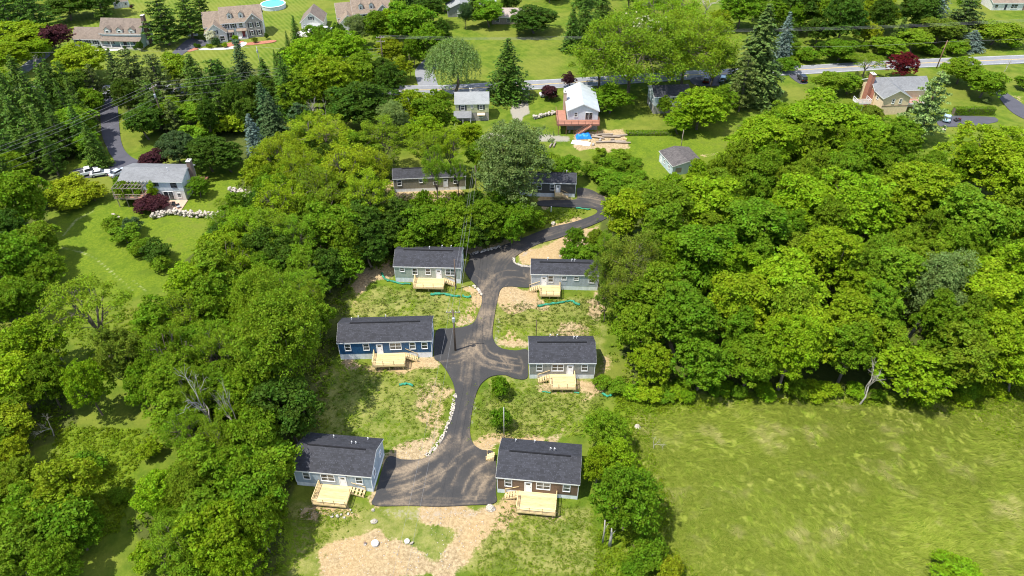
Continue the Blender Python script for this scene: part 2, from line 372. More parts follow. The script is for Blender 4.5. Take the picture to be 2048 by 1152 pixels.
def ground_mat():
    m, nt, b = new_mat('ground_cover'); v = coords(nt)
    a = N(nt, 'ShaderNodeAttribute', attribute_name='coverA'); s = N(nt, 'ShaderNodeSeparateColor'); nt.links.new(a.outputs['Color'], s.inputs[0])
    a2 = N(nt, 'ShaderNodeAttribute', attribute_name='coverB'); s2 = N(nt, 'ShaderNodeSeparateColor'); nt.links.new(a2.outputs['Color'], s2.inputs[0])
    dirt, straw, field, woods = s.outputs[0], s.outputs[1], s.outputs[2], a.outputs['Alpha']
    gravel, stripe, lush, trod = s2.outputs[0], s2.outputs[1], s2.outputs[2], a2.outputs['Alpha']
    n_big = noise(nt, .06, 4, v); n_mid = noise(nt, .35, 5, v, .65); n_fine = noise(nt, 2.2, 4, v, .7); n_grain = noise(nt, 7, 3, v, .7)
    # lawn
    g = mix(nt, ramp(nt, n_mid, .35, .65), (.070, .122, .009), (.130, .176, .018))
    g = mix(nt, mth(nt, 'MULTIPLY', ramp(nt, n_big, .4, .65), .55), g, (.185, .190, .036))
    g = mix(nt, mth(nt, 'MULTIPLY', ramp(nt, n_fine, .5, .75), .3), g, (.060, .110, .010))
    # mowing stripes
    mp = N(nt, 'ShaderNodeMapping'); mp.inputs['Rotation'].default_value = (0, 0, math.radians(-32)); nt.links.new(v, mp.inputs[0])
    wv = N(nt, 'ShaderNodeTexWave'); wv.inputs['Scale'].default_value = .22; wv.inputs['Distortion'].default_value = 1.2; wv.inputs['Detail'].default_value = 2; wv.inputs['Detail Scale'].default_value = .6
    nt.links.new(mp.outputs[0], wv.inputs['Vector'])
    g = mix(nt, mth(nt, 'MULTIPLY', mth(nt, 'MULTIPLY', wv.outputs[1], stripe), .38), g, (.20, .235, .05))
    # lush weeds
    lm = ramp(nt, mth(nt, 'ADD', lush, mth(nt, 'MULTIPLY_ADD', n_mid, .8, -.4)), .35, .75)
    lc = mix(nt, ramp(nt, n_fine, .3, .7), (.074, .132, .008), (.156, .208, .015))
    g = mix(nt, lm, g, lc)
    # hay field: olive grass laid in swathes, straw showing
    mp2 = N(nt, 'ShaderNodeMapping'); mp2.inputs['Rotation'].default_value = (0, 0, .6); mp2.inputs['Scale'].default_value = (1, .32, 1); nt.links.new(v, mp2.inputs[0])
    nz = N(nt, 'ShaderNodeTexNoise'); nz.inputs['Scale'].default_value = .55; nz.inputs['Detail'].default_value = 7; nz.inputs['Distortion'].default_value = 1.6; nt.links.new(mp2.outputs[0], nz.inputs['Vector'])
    fc = mix(nt, ramp(nt, nz.outputs[0], .36, .62), (.128, .180, .016), (.225, .258, .040))
    n_p = noise(nt, .14, 5, v, .6)
    fc = mix(nt, mth(nt, 'MULTIPLY', ramp(nt, n_p, .50, .70), .55), fc, (.36, .33, .11))
    fc = mix(nt, mth(nt, 'MULTIPLY', ramp(nt, n_fine, .55, .8), .4), fc, (.10, .14, .015))
    g = mix(nt, ramp(nt, field, .3, .7), g, fc)
    # forest floor
    wc = mix(nt, n_mid, (.045, .062, .014), (.09, .105, .028))
    g = mix(nt, mth(nt, 'MULTIPLY', ramp(nt, mth(nt, 'ADD', woods, mth(nt, 'MULTIPLY_ADD', n_mid, .5, -.25)), .4, .7), .85), g, wc)
    # straw-mulched, half-grown lots
    sm = ramp(nt, mth(nt, 'MULTIPLY', straw, mth(nt, 'ADD', mth(nt, 'MULTIPLY', n_mid, 1.0), mth(nt, 'MULTIPLY', n_fine, .7))), .38, .80)
    sc = mix(nt, n_grain, (.26, .23, .08), (.46, .38, .18))
    g = mix(nt, mth(nt, 'MULTIPLY', sm, .55), g, sc)
    # bare earth
    dm = ramp(nt, mth(nt, 'ADD', dirt, mth(nt, 'ADD', mth(nt, 'MULTIPLY_ADD', n_mid, .9, -.45), mth(nt, 'MULTIPLY_ADD', n_fine, .6, -.3))), .38, .62)
    dc = mix(nt, ramp(nt, n_fine, .3, .7), (.24, .175, .095), (.47, .365, .215))
    dc = mix(nt, mth(nt, 'MULTIPLY', ramp(nt, n_big, .45, .6), .5), dc, (.43, .295, .14))
    dc = mix(nt, mth(nt, 'MULTIPLY', ramp(nt, n_grain, .48, .72), .6), dc, (.20, .145, .08))
    g = mix(nt, dm, g, dc)
    gm = ramp(nt, mth(nt, 'ADD', gravel, mth(nt, 'MULTIPLY_ADD', n_fine, .8, -.4)), .35, .7)
    gc = mix(nt, n_grain, (.20, .18, .16), (.42, .38, .33))
    g = mix(nt, mth(nt, 'MULTIPLY', gm, .85), g, gc)
    g = mix(nt, mth(nt, 'MULTIPLY', ramp(nt, mth(nt, 'MULTIPLY', trod, mth(nt, 'ADD', n_fine, .2)), .25, .7), .6), g, (.40, .40, .20))
    nt.links.new(g, b.inputs['Base Color']); b.inputs['Roughness'].default_value = 1.0; b.inputs['Specular IOR Level'].default_value = .1
    bump(nt, b, mth(nt, 'ADD', mth(nt, 'MULTIPLY', n_fine, .7), mth(nt, 'MULTIPLY', n_grain, .4)), 1.0, .22)
    return m
M['ground'] = ground_mat()
tag(link('ground', me, M['ground']), kind='structure')

# ------------------------------------------------------------------ asphalt
def asphalt(name, base, dust=(.40, .32, .22)):
    m, nt, b = new_mat(name); v = coords(nt)
    a = N(nt, 'ShaderNodeAttribute', attribute_name='dust')
    n1 = noise(nt, .5, 5, v, .6); n2 = noise(nt, 2.6, 8, v, .85); n3 = noise(nt, 12, 2, v)
    c = mix(nt, n1, tuple(x * .7 for x in base), tuple(x * 1.35 for x in base))
    c = mix(nt, mth(nt, 'MULTIPLY', ramp(nt, n3, .5, .8), .35), c, tuple(x * 2.2 for x in base))
    d = ramp(nt, mth(nt, 'MULTIPLY', a.outputs['Fac'], mth(nt, 'ADD', mth(nt, 'MULTIPLY', n1, .7), mth(nt, 'MULTIPLY', n2, 1.5))), .30, 1.0)
    c = mix(nt, d, c, mix(nt, n2, tuple(x * .75 for x in dust), tuple(x * 1.15 for x in dust)))
    nt.links.new(c, b.inputs['Base Color']); b.inputs['Roughness'].default_value = .9; bump(nt, b, n3, .3, .03)
    return m
M['asphalt'] = asphalt('fresh_asphalt', (.033, .032, .032), (.27, .205, .135)); M['road'] = asphalt('grey_road', (.19, .195, .21)); M['drive'] = asphalt('dark_driveway', (.06, .06, .075), (.25, .2, .16))

def smooth_closed(P, step=.5):
    P = [Vector(p[:2]) for p in P]; n = len(P); out = []
    for i in range(n):
        p0, p1, p2, p3 = P[i - 1], P[i], P[(i + 1) % n], P[(i + 2) % n]
        k = max(1, int((p2 - p1).length / step))
        for j in range(k):
            t = j / k
            out.append(.5 * ((2 * p1) + (p2 - p0) * t + (2 * p0 - 5 * p1 + 4 * p2 - p3) * t * t + (3 * p1 - p0 - 3 * p2 + p3) * t ** 3))
    return out
def sheet(name, px_poly, z, mat, step=.6, dust=None, thick=.16, smooth=True):
    P = [at(*p) for p in px_poly]
    P = smooth_closed(P, step) if smooth else [Vector(p[:2]) for p in P]
    xs = [p.x for p in P]; ys = [p.y for p in P]
    pts = list(P)
    if dust is not None:
        ax, ay = np.meshgrid(np.arange(min(xs), max(xs), step * .8), np.arange(min(ys), max(ys), step * .8))
        ax = ax.ravel(); ay = ay.ravel(); k = inside([(p.x, p.y) for p in P], ax, ay)
        pts += [Vector((x, y)) for x, y in zip(ax[k], ay[k])]
    n = len(P)
    vs, es, fs, *_ = delaunay_2d_cdt(pts, [(i, (i + 1) % n) for i in range(n)], [], 1, 1e-4)
    V = [(v.x, v.y, z) for v in vs]; F = [tuple(f) for f in fs]
    # rim down into the ground
    k = len(V); V += [(p.x, p.y, z - thick) for p in P] + [(p.x, p.y, z) for p in P]
    F += [(k + i, k + (i + 1) % n, k + n + (i + 1) % n, k + n + i) for i in range(n)]
    me = bpy.data.meshes.new(name); me.from_pydata(V, [], F); me.validate(); me.update()
    co = np.array([v.co[:] for v in me.vertices])
    d = dust(co[:, 0], co[:, 1]) if dust is not None else np.zeros(len(co))
    at_ = me.attributes.new('dust', 'FLOAT', 'POINT'); at_.data.foreach_set('value', np.asarray(d, np.float32))
    return tag(link(name, me, mat), kind='structure')
DRIVE = [(1155, 377), (1180, 379), (1205, 392), (1224, 404), (1229, 414), (1222, 430), (1205, 441), (1180, 452), (1150, 463), (1118, 476), (1085, 485), (1058, 497), (1038, 508), (1028, 517), (1027, 525),
         (1040, 530), (1060, 532), (1062, 555), (1061, 574), (1020, 573), (1003, 577), (996, 595), (990, 625), (985, 660), (988, 682), (1002, 696), (1030, 701), (1055, 700), (1056, 728), (1054, 756), (1030, 757), (1010, 750),
         (985, 752), (968, 762), (957, 776), (948, 802), (942, 835), (940, 865), (946, 886), (962, 899), (988, 905), (992, 940), (992, 985), (989, 1006), (940, 1010), (880, 1013), (820, 1011), (748, 1010), (752, 985), (774, 916),
         (805, 919), (842, 918), (866, 905), (886, 875), (900, 842), (910, 805), (908, 772), (896, 746), (881, 725), (868, 712), (873, 662), (900, 657), (930, 653), (948, 644), (957, 625), (964, 602), (961, 584), (950, 568), (940, 558),
         (930, 540), (938, 522), (942, 507), (965, 502), (1000, 492), (1025, 484), (1060, 470), (1100, 455), (1140, 446), (1175, 435), (1192, 427), (1194, 420), (1182, 416), (1150, 415), (1110, 413), (1078, 411), (1078, 402), (1110, 400), (1152, 398)]
SPINES = [([(1210, 415), (1180, 443), (1100, 468), (1030, 492), (990, 525), (972, 575), (965, 610), (955, 660), (940, 720), (935, 770), (925, 830), (915, 880), (900, 930), (880, 1000)], 20, 1.6, .55), ([(950, 680), (970, 712), (1010, 725), (1050, 730)], 16, 1.8, .95),
          ([(880, 716), (912, 712), (945, 695), (958, 655)], 4, .9, .9), ([(885, 727), (920, 722), (945, 703), (958, 660)], 4, .5, .9), ([(985, 925), (950, 950), (925, 1003)], 14, 2.2, .9), ([(765, 965), (820, 950), (880, 920), (920, 875)], 14, 2.0, .9), ([(770, 1003), (840, 980), (900, 930)], 10, 2.0, .7),
          ([(1055, 555), (1010, 552), (985, 575), (970, 605)], 12, 1.8, .8), ([(945, 545), (965, 560), (970, 600)], 8, 1.5, .7), ([(1100, 406), (1160, 405), (1200, 415), (1190, 440)], 8, 1.5, .6), ([(760, 1007), (860, 1010), (985, 1005)], 8, .9, .9), ([(1000, 705), (1020, 730), (1012, 750)], 8, 1.2, .9), ([(1050, 540), (1050, 570)], 4, .8, .9)]
def make_tracks():
    q = np.random.RandomState(4); out = []
    for L, n, sp, k in SPINES:
        P = strip_pts(L, 6); m = len(P)
        for _ in range(n):
            o = q.normal() * sp; a = int(q.uniform(0, m * .5)); b = int(q.uniform(m * .5, m)); pts = []
            for i in range(a, b):
                d = P[min(i + 1, m - 1)] - P[max(i - 1, 0)]; d.normalize(); pts.append((P[i].x - d.y * (o + q.normal() * .05), P[i].y + d.x * (o + q.normal() * .05)))
            if len(pts) > 1: out.append((np.array(pts), q.uniform(.12, .34), k * q.uniform(.45, 1.0)))
    return out
def strip_pts(px_line, n_per=12):
    P = [at(*p) for p in px_line]; out = []
    for i in range(len(P) - 1):
        p0, p1, p2, p3 = P[max(i - 1, 0)], P[i], P[i + 1], P[min(i + 2, len(P) - 1)]
        for j in range(n_per):
            t = j / n_per
            out.append(.5 * ((2 * p1) + (p2 - p0) * t + (2 * p0 - 5 * p1 + 4 * p2 - p3) * t * t + (3 * p1 - p0 - 3 * p2 + p3) * t ** 3))
    return out + [P[-1]]
def dust_fn(segs, base=.26):
    def f(x, y):
        d = np.zeros(len(x))
        for L, w, k in segs:
            lo, hi = L.min(0) - 1.2, L.max(0) + 1.2; sel = np.nonzero((x > lo[0]) & (x < hi[0]) & (y > lo[1]) & (y < hi[1]))[0]
            if not len(sel): continue
            px, py = x[sel], y[sel]; dd = np.full(len(sel), 1e9)
            for (x0, y0), (x1, y1) in zip(L[:-1], L[1:]):
                dx, dy = x1 - x0, y1 - y0; t = np.clip(((px - x0) * dx + (py - y0) * dy) / (dx * dx + dy * dy + 1e-9), 0, 1)
                dd = np.minimum(dd, np.hypot(px - x0 - t * dx, py - y0 - t * dy))
            v = k * np.exp(-(dd / w) ** 2) + .25 * k * np.exp(-(dd / (w * 5)) ** 2)
            d[sel] = np.maximum(d[sel], v) + .10 * v
        return np.clip(base + d * .29 + (fbm(x * .25, y * .25) - .47) * .5, 0, 1)
    return f
sheet('driveway', DRIVE, .05, M['asphalt'], .3, dust_fn(make_tracks()))

def ribbon(name, pts, off, width, z, mat, parent=None, thick=.14):
    mb = MB(); n = len(pts); L = []; R = []
    for i, p in enumerate(pts):
        d = (pts[min(i + 1, n - 1)] - pts[max(i - 1, 0)]); d.z = 0; d.normalize(); s = Vector((-d.y, d.x, 0))
        L.append(p + s * (off + width / 2)); R.append(p + s * (off - width / 2))
    V = [Vector((p.x, p.y, zz)) for zz in (z, z - thick) for q in zip(L, R) for p in q]
    k = 2 * n; F = []
    for i in range(n - 1):
        a = 2 * i; F += [(a, a + 1, a + 3, a + 2), (a, a + 2, k + a + 2, k + a), (a + 1, k + a + 1, k + a + 3, a + 3)]
    mb.add(V, F); o = mb.build(name, mat, parent)
    if parent is None: tag(o, kind='structure')
    return o
M['yellow_paint'] = plain('yellow_paint', (.62, .42, .06), .7, .3); M['white_paint'] = plain('white_paint', (.62, .62, .60), .7, .3)
main_road = strip_pts([(-300, 182), (100, 180), (500, 177), (840, 180), (1000, 173), (1180, 163), (1400, 149), (1580, 141), (1700, 134), (1850, 126), (2048, 118), (2400, 103)])
rd = ribbon('road', main_road, 0, 6.8, .03, M['road'])
ribbon('lane_line', main_road, .13, .13, .036, M['yellow_paint'], rd, .004); ribbon('lane_line', main_road, -.13, .13, .036, M['yellow_paint'], rd, .004)
ribbon('edge_line', main_road, 3.0, .12, .036, M['white_paint'], rd, .004); ribbon('edge_line', main_road, -3.0, .12, .036, M['white_paint'], rd, .004)
ribbon('side_road', strip_pts([(862, 185), (853, 160), (850, 140), (868, 118), (880, 100)]), 0, 6.0, .024, M['road'])
z0d = dust_fn([], .12)
sheet('driveway', [(203, 186), (232, 188), (236, 225), (243, 285), (262, 313), (300, 330), (300, 348), (250, 348), (165, 356), (138, 348), (160, 336), (226, 328), (216, 300), (203, 262)], .02, M['drive'], .8, z0d)
sheet('driveway', [(0, 172), (-10, 150), (30, 140), (70, 112), (92, 104), (100, 110), (75, 128), (40, 155)], .02, M['road'], .8, z0d)
sheet('driveway', [(335, 116), (375, 79), (398, 79), (413, 82), (414, 90), (388, 96), (372, 104), (350, 120)], .02, M['drive'], .8, z0d)
sheet('driveway', [(1885, 233), (1975, 233), (1992, 236), (1995, 243), (1960, 250), (1930, 252), (1880, 252)], .02, M['drive'], .8, z0d)
sheet('driveway', [(1990, 182), (2004, 180), (2060, 220), (2060, 240), (2030, 228), (2010, 210)], .02, M['drive'], .8, z0d)
sheet('driveway', [(1578, 150), (1596, 149), (1616, 165), (1600, 167)], .038, M['drive'], .8, z0d)
sheet('driveway', [(1385, 156), (1470, 150), (1480, 166), (1400, 172)], .038, M['drive'], .8, z0d)
sheet('driveway', [(600, 62), (655, 60), (700, 66), (700, 72), (600, 72)], .02, M['concrete'], .8, z0d)
sheet('garden_path', [(396, 96), (412, 96), (450, 95), (475, 90), (484, 84), (492, 84), (492, 89), (478, 95), (450, 99), (412, 99.5), (398, 99)], .02, M['concrete'], .8, z0d)
sheet('garden_path', [(190, 99), (236, 98), (252, 96), (252, 99), (236, 101), (190, 102)], .02, M['concrete'], .8, z0d)
sheet('patio', [(324, 401), (376, 400), (362, 421), (340, 424), (306, 424)], .03, M['patio'], .8, z0d, smooth=False)
sheet('patio', [(391, 353), (418, 353), (412, 361), (395, 360)], .02, M['stain_floor'], .8, z0d, smooth=False)
M['mulch'] = plain('red_mulch', (.33, .13, .08), .95, .35, 2, 10, bmp=1)
sheet('mulch_bed', [(372, 100), (396, 93), (398, 97), (380, 103)], .012, M['mulch'], .5, z0d)
sheet('mulch_bed', [(448, 88), (486, 82), (478, 92), (452, 95)], .012, M['mulch'], .5, z0d)
sheet('mulch_bed', [(492, 86), (548, 80), (548, 84), (520, 88), (494, 90)], .012, M['mulch'], .5, z0d)

# ------------------------------------------------------------------ building kit (local frame: x along the front, y to the back, z up)
def T_front(y): return lambda u, v, d: (u, y - d, v)
def T_back(y): return lambda u, v, d: (u, y + d, v)
def T_right(x): return lambda u, v, d: (x + d, u, v)
def T_left(x): return lambda u, v, d: (x - d, u, v)
def tbox(mb, T, u0, u1, v0, v1, d0, d1):
    vs = [T(u, v, d) for d in (d0, d1) for v in (v0, v1) for u in (u0, u1)]
    return mb.add(vs, [(0, 2, 3, 1), (4, 5, 7, 6), (0, 1, 5, 4), (2, 6, 7, 3), (0, 4, 6, 2), (1, 3, 7, 5)])
def window(root, T, u, v, w, h, lights=1, shut=None, frame=None, fw=.10, sub=False, rail=True):
    """casing standing proud of the wall, sash rail, set-back panes; u, v = centre"""
    fr = frame or M['white']; mb = MB(); u0, u1, v0, v1 = u - w / 2, u + w / 2, v - h / 2, v + h / 2
    tbox(mb, T, u0 - fw, u1 + fw, v1, v1 + fw, -.02, .09); tbox(mb, T, u0 - fw, u1 + fw, v0 - fw, v0, -.02, .11)
    tbox(mb, T, u0 - fw, u0, v0, v1, -.02, .085); tbox(mb, T, u1, u1 + fw, v0, v1, -.02, .085)
    if rail: tbox(mb, T, u0, u1, v - .03, v + .03, -.02, .05)
    for i in range(1, lights): x = u0 + w * i / lights; tbox(mb, T, x - .045, x + .045, v0, v1, -.02, .07)
    wi = mb.build('window_frame' if sub else 'window', fr, root); par = root if sub else wi
    for i in range(lights):
        a, c = u0 + w * i / lights, u0 + w * (i + 1) / lights
        for lo, hi in (((v0, v), (v, v1)) if rail else ((v0, v1),)):
            tbox(MB(), T, a, c, lo, hi, -.05, .02 + .004 * (lo == v)) if False else None
            m2 = MB(); tbox(m2, T, a, c, lo, hi, -.05, .018 if lo == v0 else .03); m2.build('pane', M['glass'], par)
    if shut:
        for s in (-1, 1):
            x = u + s * (w / 2 + fw + .24); m3 = MB(); tbox(m3, T, x - .22, x + .22, v0 - .05, v1 + .05, 0, .05); m3.build('shutter', shut, root)
    return wi
def door(root, T, u, z0, w=.92, h=2.05, mat=None, lite=False):
    mb = MB(); fw = .1
    tbox(mb, T, u - w / 2 - fw, u - w / 2, z0, z0 + h + fw, 0, .08); tbox(mb, T, u + w / 2, u + w / 2 + fw, z0, z0 + h + fw, 0, .08); tbox(mb, T, u - w / 2, u + w / 2, z0 + h, z0 + h + fw, 0, .085)
    m2 = MB(); tbox(m2, T, u - w / 2, u + w / 2, z0, z0 + h, -.03, .04); d = m2.build('door', mat or M['door'], root)
    mb.build('door_frame', M['white'], d)
    m3 = MB(); tbox(m3, T, u + w / 2 - .16, u + w / 2 - .09, z0 + .95, z0 + 1.02, .04, .1); m3.build('handle', M['dark_metal'], d)
    if lite: m4 = MB(); tbox(m4, T, u - w * .32, u + w * .32, z0 + 1.55, z0 + h - .15, 0, .05); m4.build('pane', M['glass'], d)
    return d
def sliding_door(root, T, u, z0, w=1.8, h=2.05):
    mb = MB(); fw = .09
    for a in (u - w / 2 - fw, u - .045, u + w / 2): tbox(mb, T, a, a + fw, z0, z0 + h, 0, .08)
    tbox(mb, T, u - w / 2 - fw, u + w / 2 + fw, z0 + h, z0 + h + fw, 0, .085)
    d = mb.build('sliding_door', M['white'], root)
    for a, b in ((u - w / 2, u - .045), (u + .045, u + w / 2)): m = MB(); tbox(m, T, a, b, z0, z0 + h, -.04, .03); m.build('pane', M['glass'], d)
    return d
def block(root, x0, x1, y0, y1, z0, zw, rise, ax, wm, rm, ov=.35, trim=True, names=('wall', 'roof'), th=.14, part=None):
    """walls up to a gable and a chevron roof; ax = direction of the ridge"""
    par = part or root
    if ax == 'x':
        Tp = lambda p, q, t: (t, p, q); a0, a1, b0, b1 = y0, y1, x0, x1
    else:
        Tp = lambda p, q, t: (p, t, q); a0, a1, b0, b1 = x0, x1, y0, y1
    mid = (a0 + a1) / 2; sl = rise / ((a1 - a0) / 2)
    w = MB().prism([(a0, z0), (a1, z0), (a1, zw), (mid, zw + rise), (a0, zw)], b0, b1, Tp).build(names[0], wm, par)
    r = MB(); lo = zw - ov * sl
    for s in (-1, 1):
        e = a0 - ov if s < 0 else a1 + ov
        prof = [(e, lo + .02), (mid, zw + rise + .02), (mid, zw + rise + .02 + th), (e, lo + .02 + th)]
        r.prism(prof, b0 - ov, b1 + ov, Tp)
    ro = r.build(names[1], rm, par)
    if trim:
        f = MB()
        for e, q in ((a0 - ov, -.03), (a1 + ov, .03)):
            f.prism([(e + q * 0 - .015, lo - .08), (e + .015, lo - .08), (e + .015, lo + th * .9), (e - .015, lo + th * .9)], b0 - ov, b1 + ov, Tp)
        for t0 in (b0 - ov - .02, b1 + ov - .01):
            for s in (-1, 1):
                e = a0 - ov if s < 0 else a1 + ov
                f.prism([(e, lo - .10), (mid, zw + rise - .10), (mid, zw + rise + .02 + th * .7), (e, lo + .02 + th * .7)], t0, t0 + .03, Tp)
        f.build('fascia', M['white'], ro if part is None else par)
    return w, ro
def root_between(name, fl, fr):
    A, B = at(*fl), at(*fr); d = B - A
    r = empty(name, (A + B) / 2, math.atan2(d.y, d.x)); return r, d.length
def chimney(root, x, y, z0, z1, w, d, mat):
    c = MB().box(x - w / 2, x + w / 2, y - d / 2, y + d / 2, z0, z1).build('chimney', mat, root)
    MB().box(x - w / 2 - .08, x + w / 2 + .08, y - d / 2 - .08, y + d / 2 + .08, z1 + .002, z1 + .14).build('chimney_cap', M['concrete'], c)
    MB().tube([(x, y, z1 + .14), (x, y, z1 + .4)], .14, 8).build('flue', M['dark_metal'], c)
def vent_pipe(root, x, y, z, h=.55, r=.055):
    MB().tube([(x, y, z - .2), (x, y, z + h), (x + .04, y - .04, z + h + .1), (x + .12, y - .1, z + h + .1), (x + .16, y - .13, z + h)], r, 6).build('vent_pipe', M['pipe'], root)

LANDMARKS = []     # (point, phrase) used to word the labels of trees
def deck(label, house, x0, x1, depth, z, stair, mat=None, post_h=.95, floor=None, n_front=4, stair_y=(0, 1.15), run=2.0, y_house=0.0):
    """raised deck standing in front of a house, given in that house's frame; stair = -1 left, 1 right, 0 none"""
    mat = mat or M['lumber']; floor = floor or mat
    c, s = math.cos(house.rotation_euler.z), math.sin(house.rotation_euler.z)
    mx = (x0 + x1) / 2
    loc = house.location + Vector((mx * c - (y_house) * s, mx * s + y_house * c, 0))
    r = tag(empty('wooden_deck', loc, house.rotation_euler.z), label, 'deck'); a, b = x0 - mx, x1 - mx; y1 = -.03; y0 = -depth
    bo = MB(); n = int(depth / .15)
    for i in range(n): yy = y0 + i * (depth - .03) / n; bo.box(a, b, yy, yy + (depth - .03) / n - .012, z - .04, z)
    tag(bo.build('floor', floor, r), kind='stuff')
    rim = MB(); rim.box(a + .01, b - .01, y0 - .05, y0 - .002, z - .32, z - .005); rim.box(a - .05, a - .002, y0 - .05, y1, z - .32, z - .005); rim.box(b + .002, b + .05, y0 - .05, y1, z - .32, z - .005)
    rim.build('rim_board', mat, r)
    for xx in np.linspace(a + .35, b - .35, max(3, n_front - 1)): MB().box(xx - .07, xx + .07, y0 + .25, y0 + .39, -.3, z - .05).build('support_post', mat, r)
    def rail(p, q):
        for hh, w in ((post_h, .11), (post_h * .52, .06), (.14, .06)):
            MB().beam((*p, z + hh), (*q, z + hh), w, .045 if hh < post_h else .06).build('rail', mat, r)
    def post(x, y): MB().box(x - .05, x + .05, y - .05, y + .05, z - .3, z + post_h + .03).build('post', mat, r)
    for xx in np.linspace(a, b, n_front): post(xx, y0 + .02)
    rail((a, y0 + .02), (b, y0 + .02))
    sy0, sy1 = -stair_y[1], -stair_y[0] - .05
    for side, xx in ((-1, a), (1, b)):
        if side == stair: post(xx, sy0); rail((xx, y0), (xx, sy0)); continue
        post(xx, (y0 + y1) / 2); post(xx, y1 - .06); rail((xx, y0), (xx, y1))
    if stair:
        e = b if stair > 0 else a; k = max(3, int(round(z / .19))); run = max(run, k * .25)
        st = MB()
        for yy in (sy0, sy1): st.beam((e + stair * .02, yy, z - .14), (e + stair * run, yy, .02), .05, .26)
        so = st.build('stair', mat, r)
        for i in range(k):
            t = (i + .7) / k; xx = e + stair * run * t; zz = z * (1 - t)
            MB().box(xx - .14, xx + .14, sy0, sy1, zz + .04, zz + .085).build('tread', mat, so)
        for yy in (sy0, sy1):
            MB().beam((e, yy, z + post_h), (e + stair * run, yy, post_h + .05), .09, .05).build('handrail', mat, so)
            MB().box(e + stair * run - .05, e + stair * run + .05, yy - .05, yy + .05, -.2, post_h + .08).build('newel', mat, so)
    return r

def manufactured(fl, fr, label, col, phrase, depth=6.6, skirt=1.15, wall=2.8, rise=1.62, items=(), right=(), left=(), vents=(), vent_line=(.12, .88)):
    depth *= .94; root, L = root_between('manufactured_home', fl, fr); tag(root, label, 'house', 'new single-storey homes along the asphalt drive')
    LANDMARKS.append((root.location.copy(), phrase))
    h = L / 2; z1 = skirt + wall
    sm = siding('siding_' + phrase.replace(' ', '_')[:20], col)
    MB().box(-h + .03, h - .03, .03, depth - .03, -.35, skirt).build('skirting', M['skirt'], root)
    wl, ro = block(root, -h, h, 0, depth, skirt + .003, z1, rise, 'x', sm, M['roof'], .16)
    for x in (-h - .012, h - .08): MB().box(x, x + .092, -.022, .07, skirt, z1 - .05).build('corner_board', M['white'], root)
    y = depth / 2; MB().prism([(y - .2, z1 + rise + .0), (y - .2, z1 + rise + .2), (y, z1 + rise + .23), (y + .06, z1 + rise + .1)], -h + L * vent_line[0], -h + L * vent_line[1], lambda p, q, t: (t, p, q)).build('ridge_vent', M['shade_black'], ro)  # near-black vent: shade of its front face is put into the colour
    T = T_front(0)
    for it in items:
        k, u = it[0], -h + L * it[1]
        if k == 'w': window(root, T, u, z1 - 1.15, .92, 1.45)
        elif k == 's': window(root, T, u, z1 - .85, .8, .85)
        elif k == 'd2': window(root, T, u, z1 - 1.15, 1.9, 1.45, 2)
        elif k == 'door': door(root, T, u, skirt + .05, lite=True); MB().box(u + .62, u + .74, -.16, 0, z1 - .5, z1 - .28).build('porch_light', M['dark_metal'], root)
    for u, w, hh in right: window(root, T_right(h), u * depth, z1 - .5 - hh / 2, w, hh)
    for u, w, hh in left: window(root, T_left(-h), u * depth, z1 - .5 - hh / 2, w, hh)
    for u, t in vents:   # on the rear slope
        yy = depth / 2 + t * depth / 2; vent_pipe(ro, -h + L * u, yy, z1 + rise * (1 - t) + .15)
    MB().box(h - .35, h - .05, -.2, 0, .5, 1.2).build('meter_box', M['metal'], root) if skirt < 0 else None
    return root, L

NS = 'new single-storey homes'
hA, LA = manufactured((594.5, 969), (747, 983), 'slate blue new home at the lower left end of the drive', (.33, .40, .47), 'the slate blue home', 7.4, .75, 2.8, 1.7,
    (('w', .158), ('d2', .435), ('door', .626), ('w', .84)), ((.22, .8, 1.2), (.72, .6, .9)), (), ((.38, .75), (.66, .35), (.715, .35), (.83, .8)))
hB, LB = manufactured((994.5, 984), (1155, 999), 'brown new home at the lower right end of the drive', (.155, .095, .068), 'the brown home', 7.6, .85, 2.8, 1.7,
    (('w', .14), ('door', .385), ('d2', .57), ('w', .855)), (), ((.3, .8, 1.2), (.7, .8, 1.2)), ((.62, .3), (.67, .3), (.17, .8), (.41, .85)))
hC, LC = manufactured((681.5, 718.5), (865, 713.5), 'deep blue new home beside the utility pole with transformer', (.012, .085, .205), 'the deep blue home', 6.9, 1.2, 2.8, 1.65,
    (('w', .10), ('w', .298), ('door', .44), ('d2', .613), ('w', .795), ('w', .925)), ((.25, .8, 1.2), (.7, .8, 1.2)), (), ((.12, .5), (.18, .85), (.48, .9)))
hD, LD = manufactured((1058.5, 756.5), (1188, 756.5), 'mid grey new home right of the road fork near the round bush', (.27, .27, .25), 'the mid grey home', 7.0, .95, 2.8, 1.7,
    (('w', .15), ('d2', .43), ('door', .62), ('w', .84)), (), ((.3, .8, 1.2),), ((.69, .55), (.74, .55), (.33, .9), (.44, .9)))
hE, LE = manufactured((791.5, 563), (922, 566), 'sage green new home with deck left of the upper drive', (.36, .41, .36), 'the sage green home', 7.2, 1.1, 2.8, 1.6,
    (('s', .12), ('w', .31), ('w', .51), ('door', .67), ('d2', .85)), ((.25, .8, 1.2), (.7, .8, 1.2)), (), ((.50, .35), (.68, .75), (.82, .75)))
hF, LF = manufactured((1062, 577), (1195, 580), 'pale blue grey new home half hidden by trees on its right', (.42, .46, .51), 'the pale blue grey home', 5.2, .9, 2.8, 1.1,
    (('door', .19), ('w', .29), ('s', .49), ('s', .67), ('w', .9)), (), ((.5, .8, 1.2),), ((.60, .3), (.64, .3), (.24, .6)))
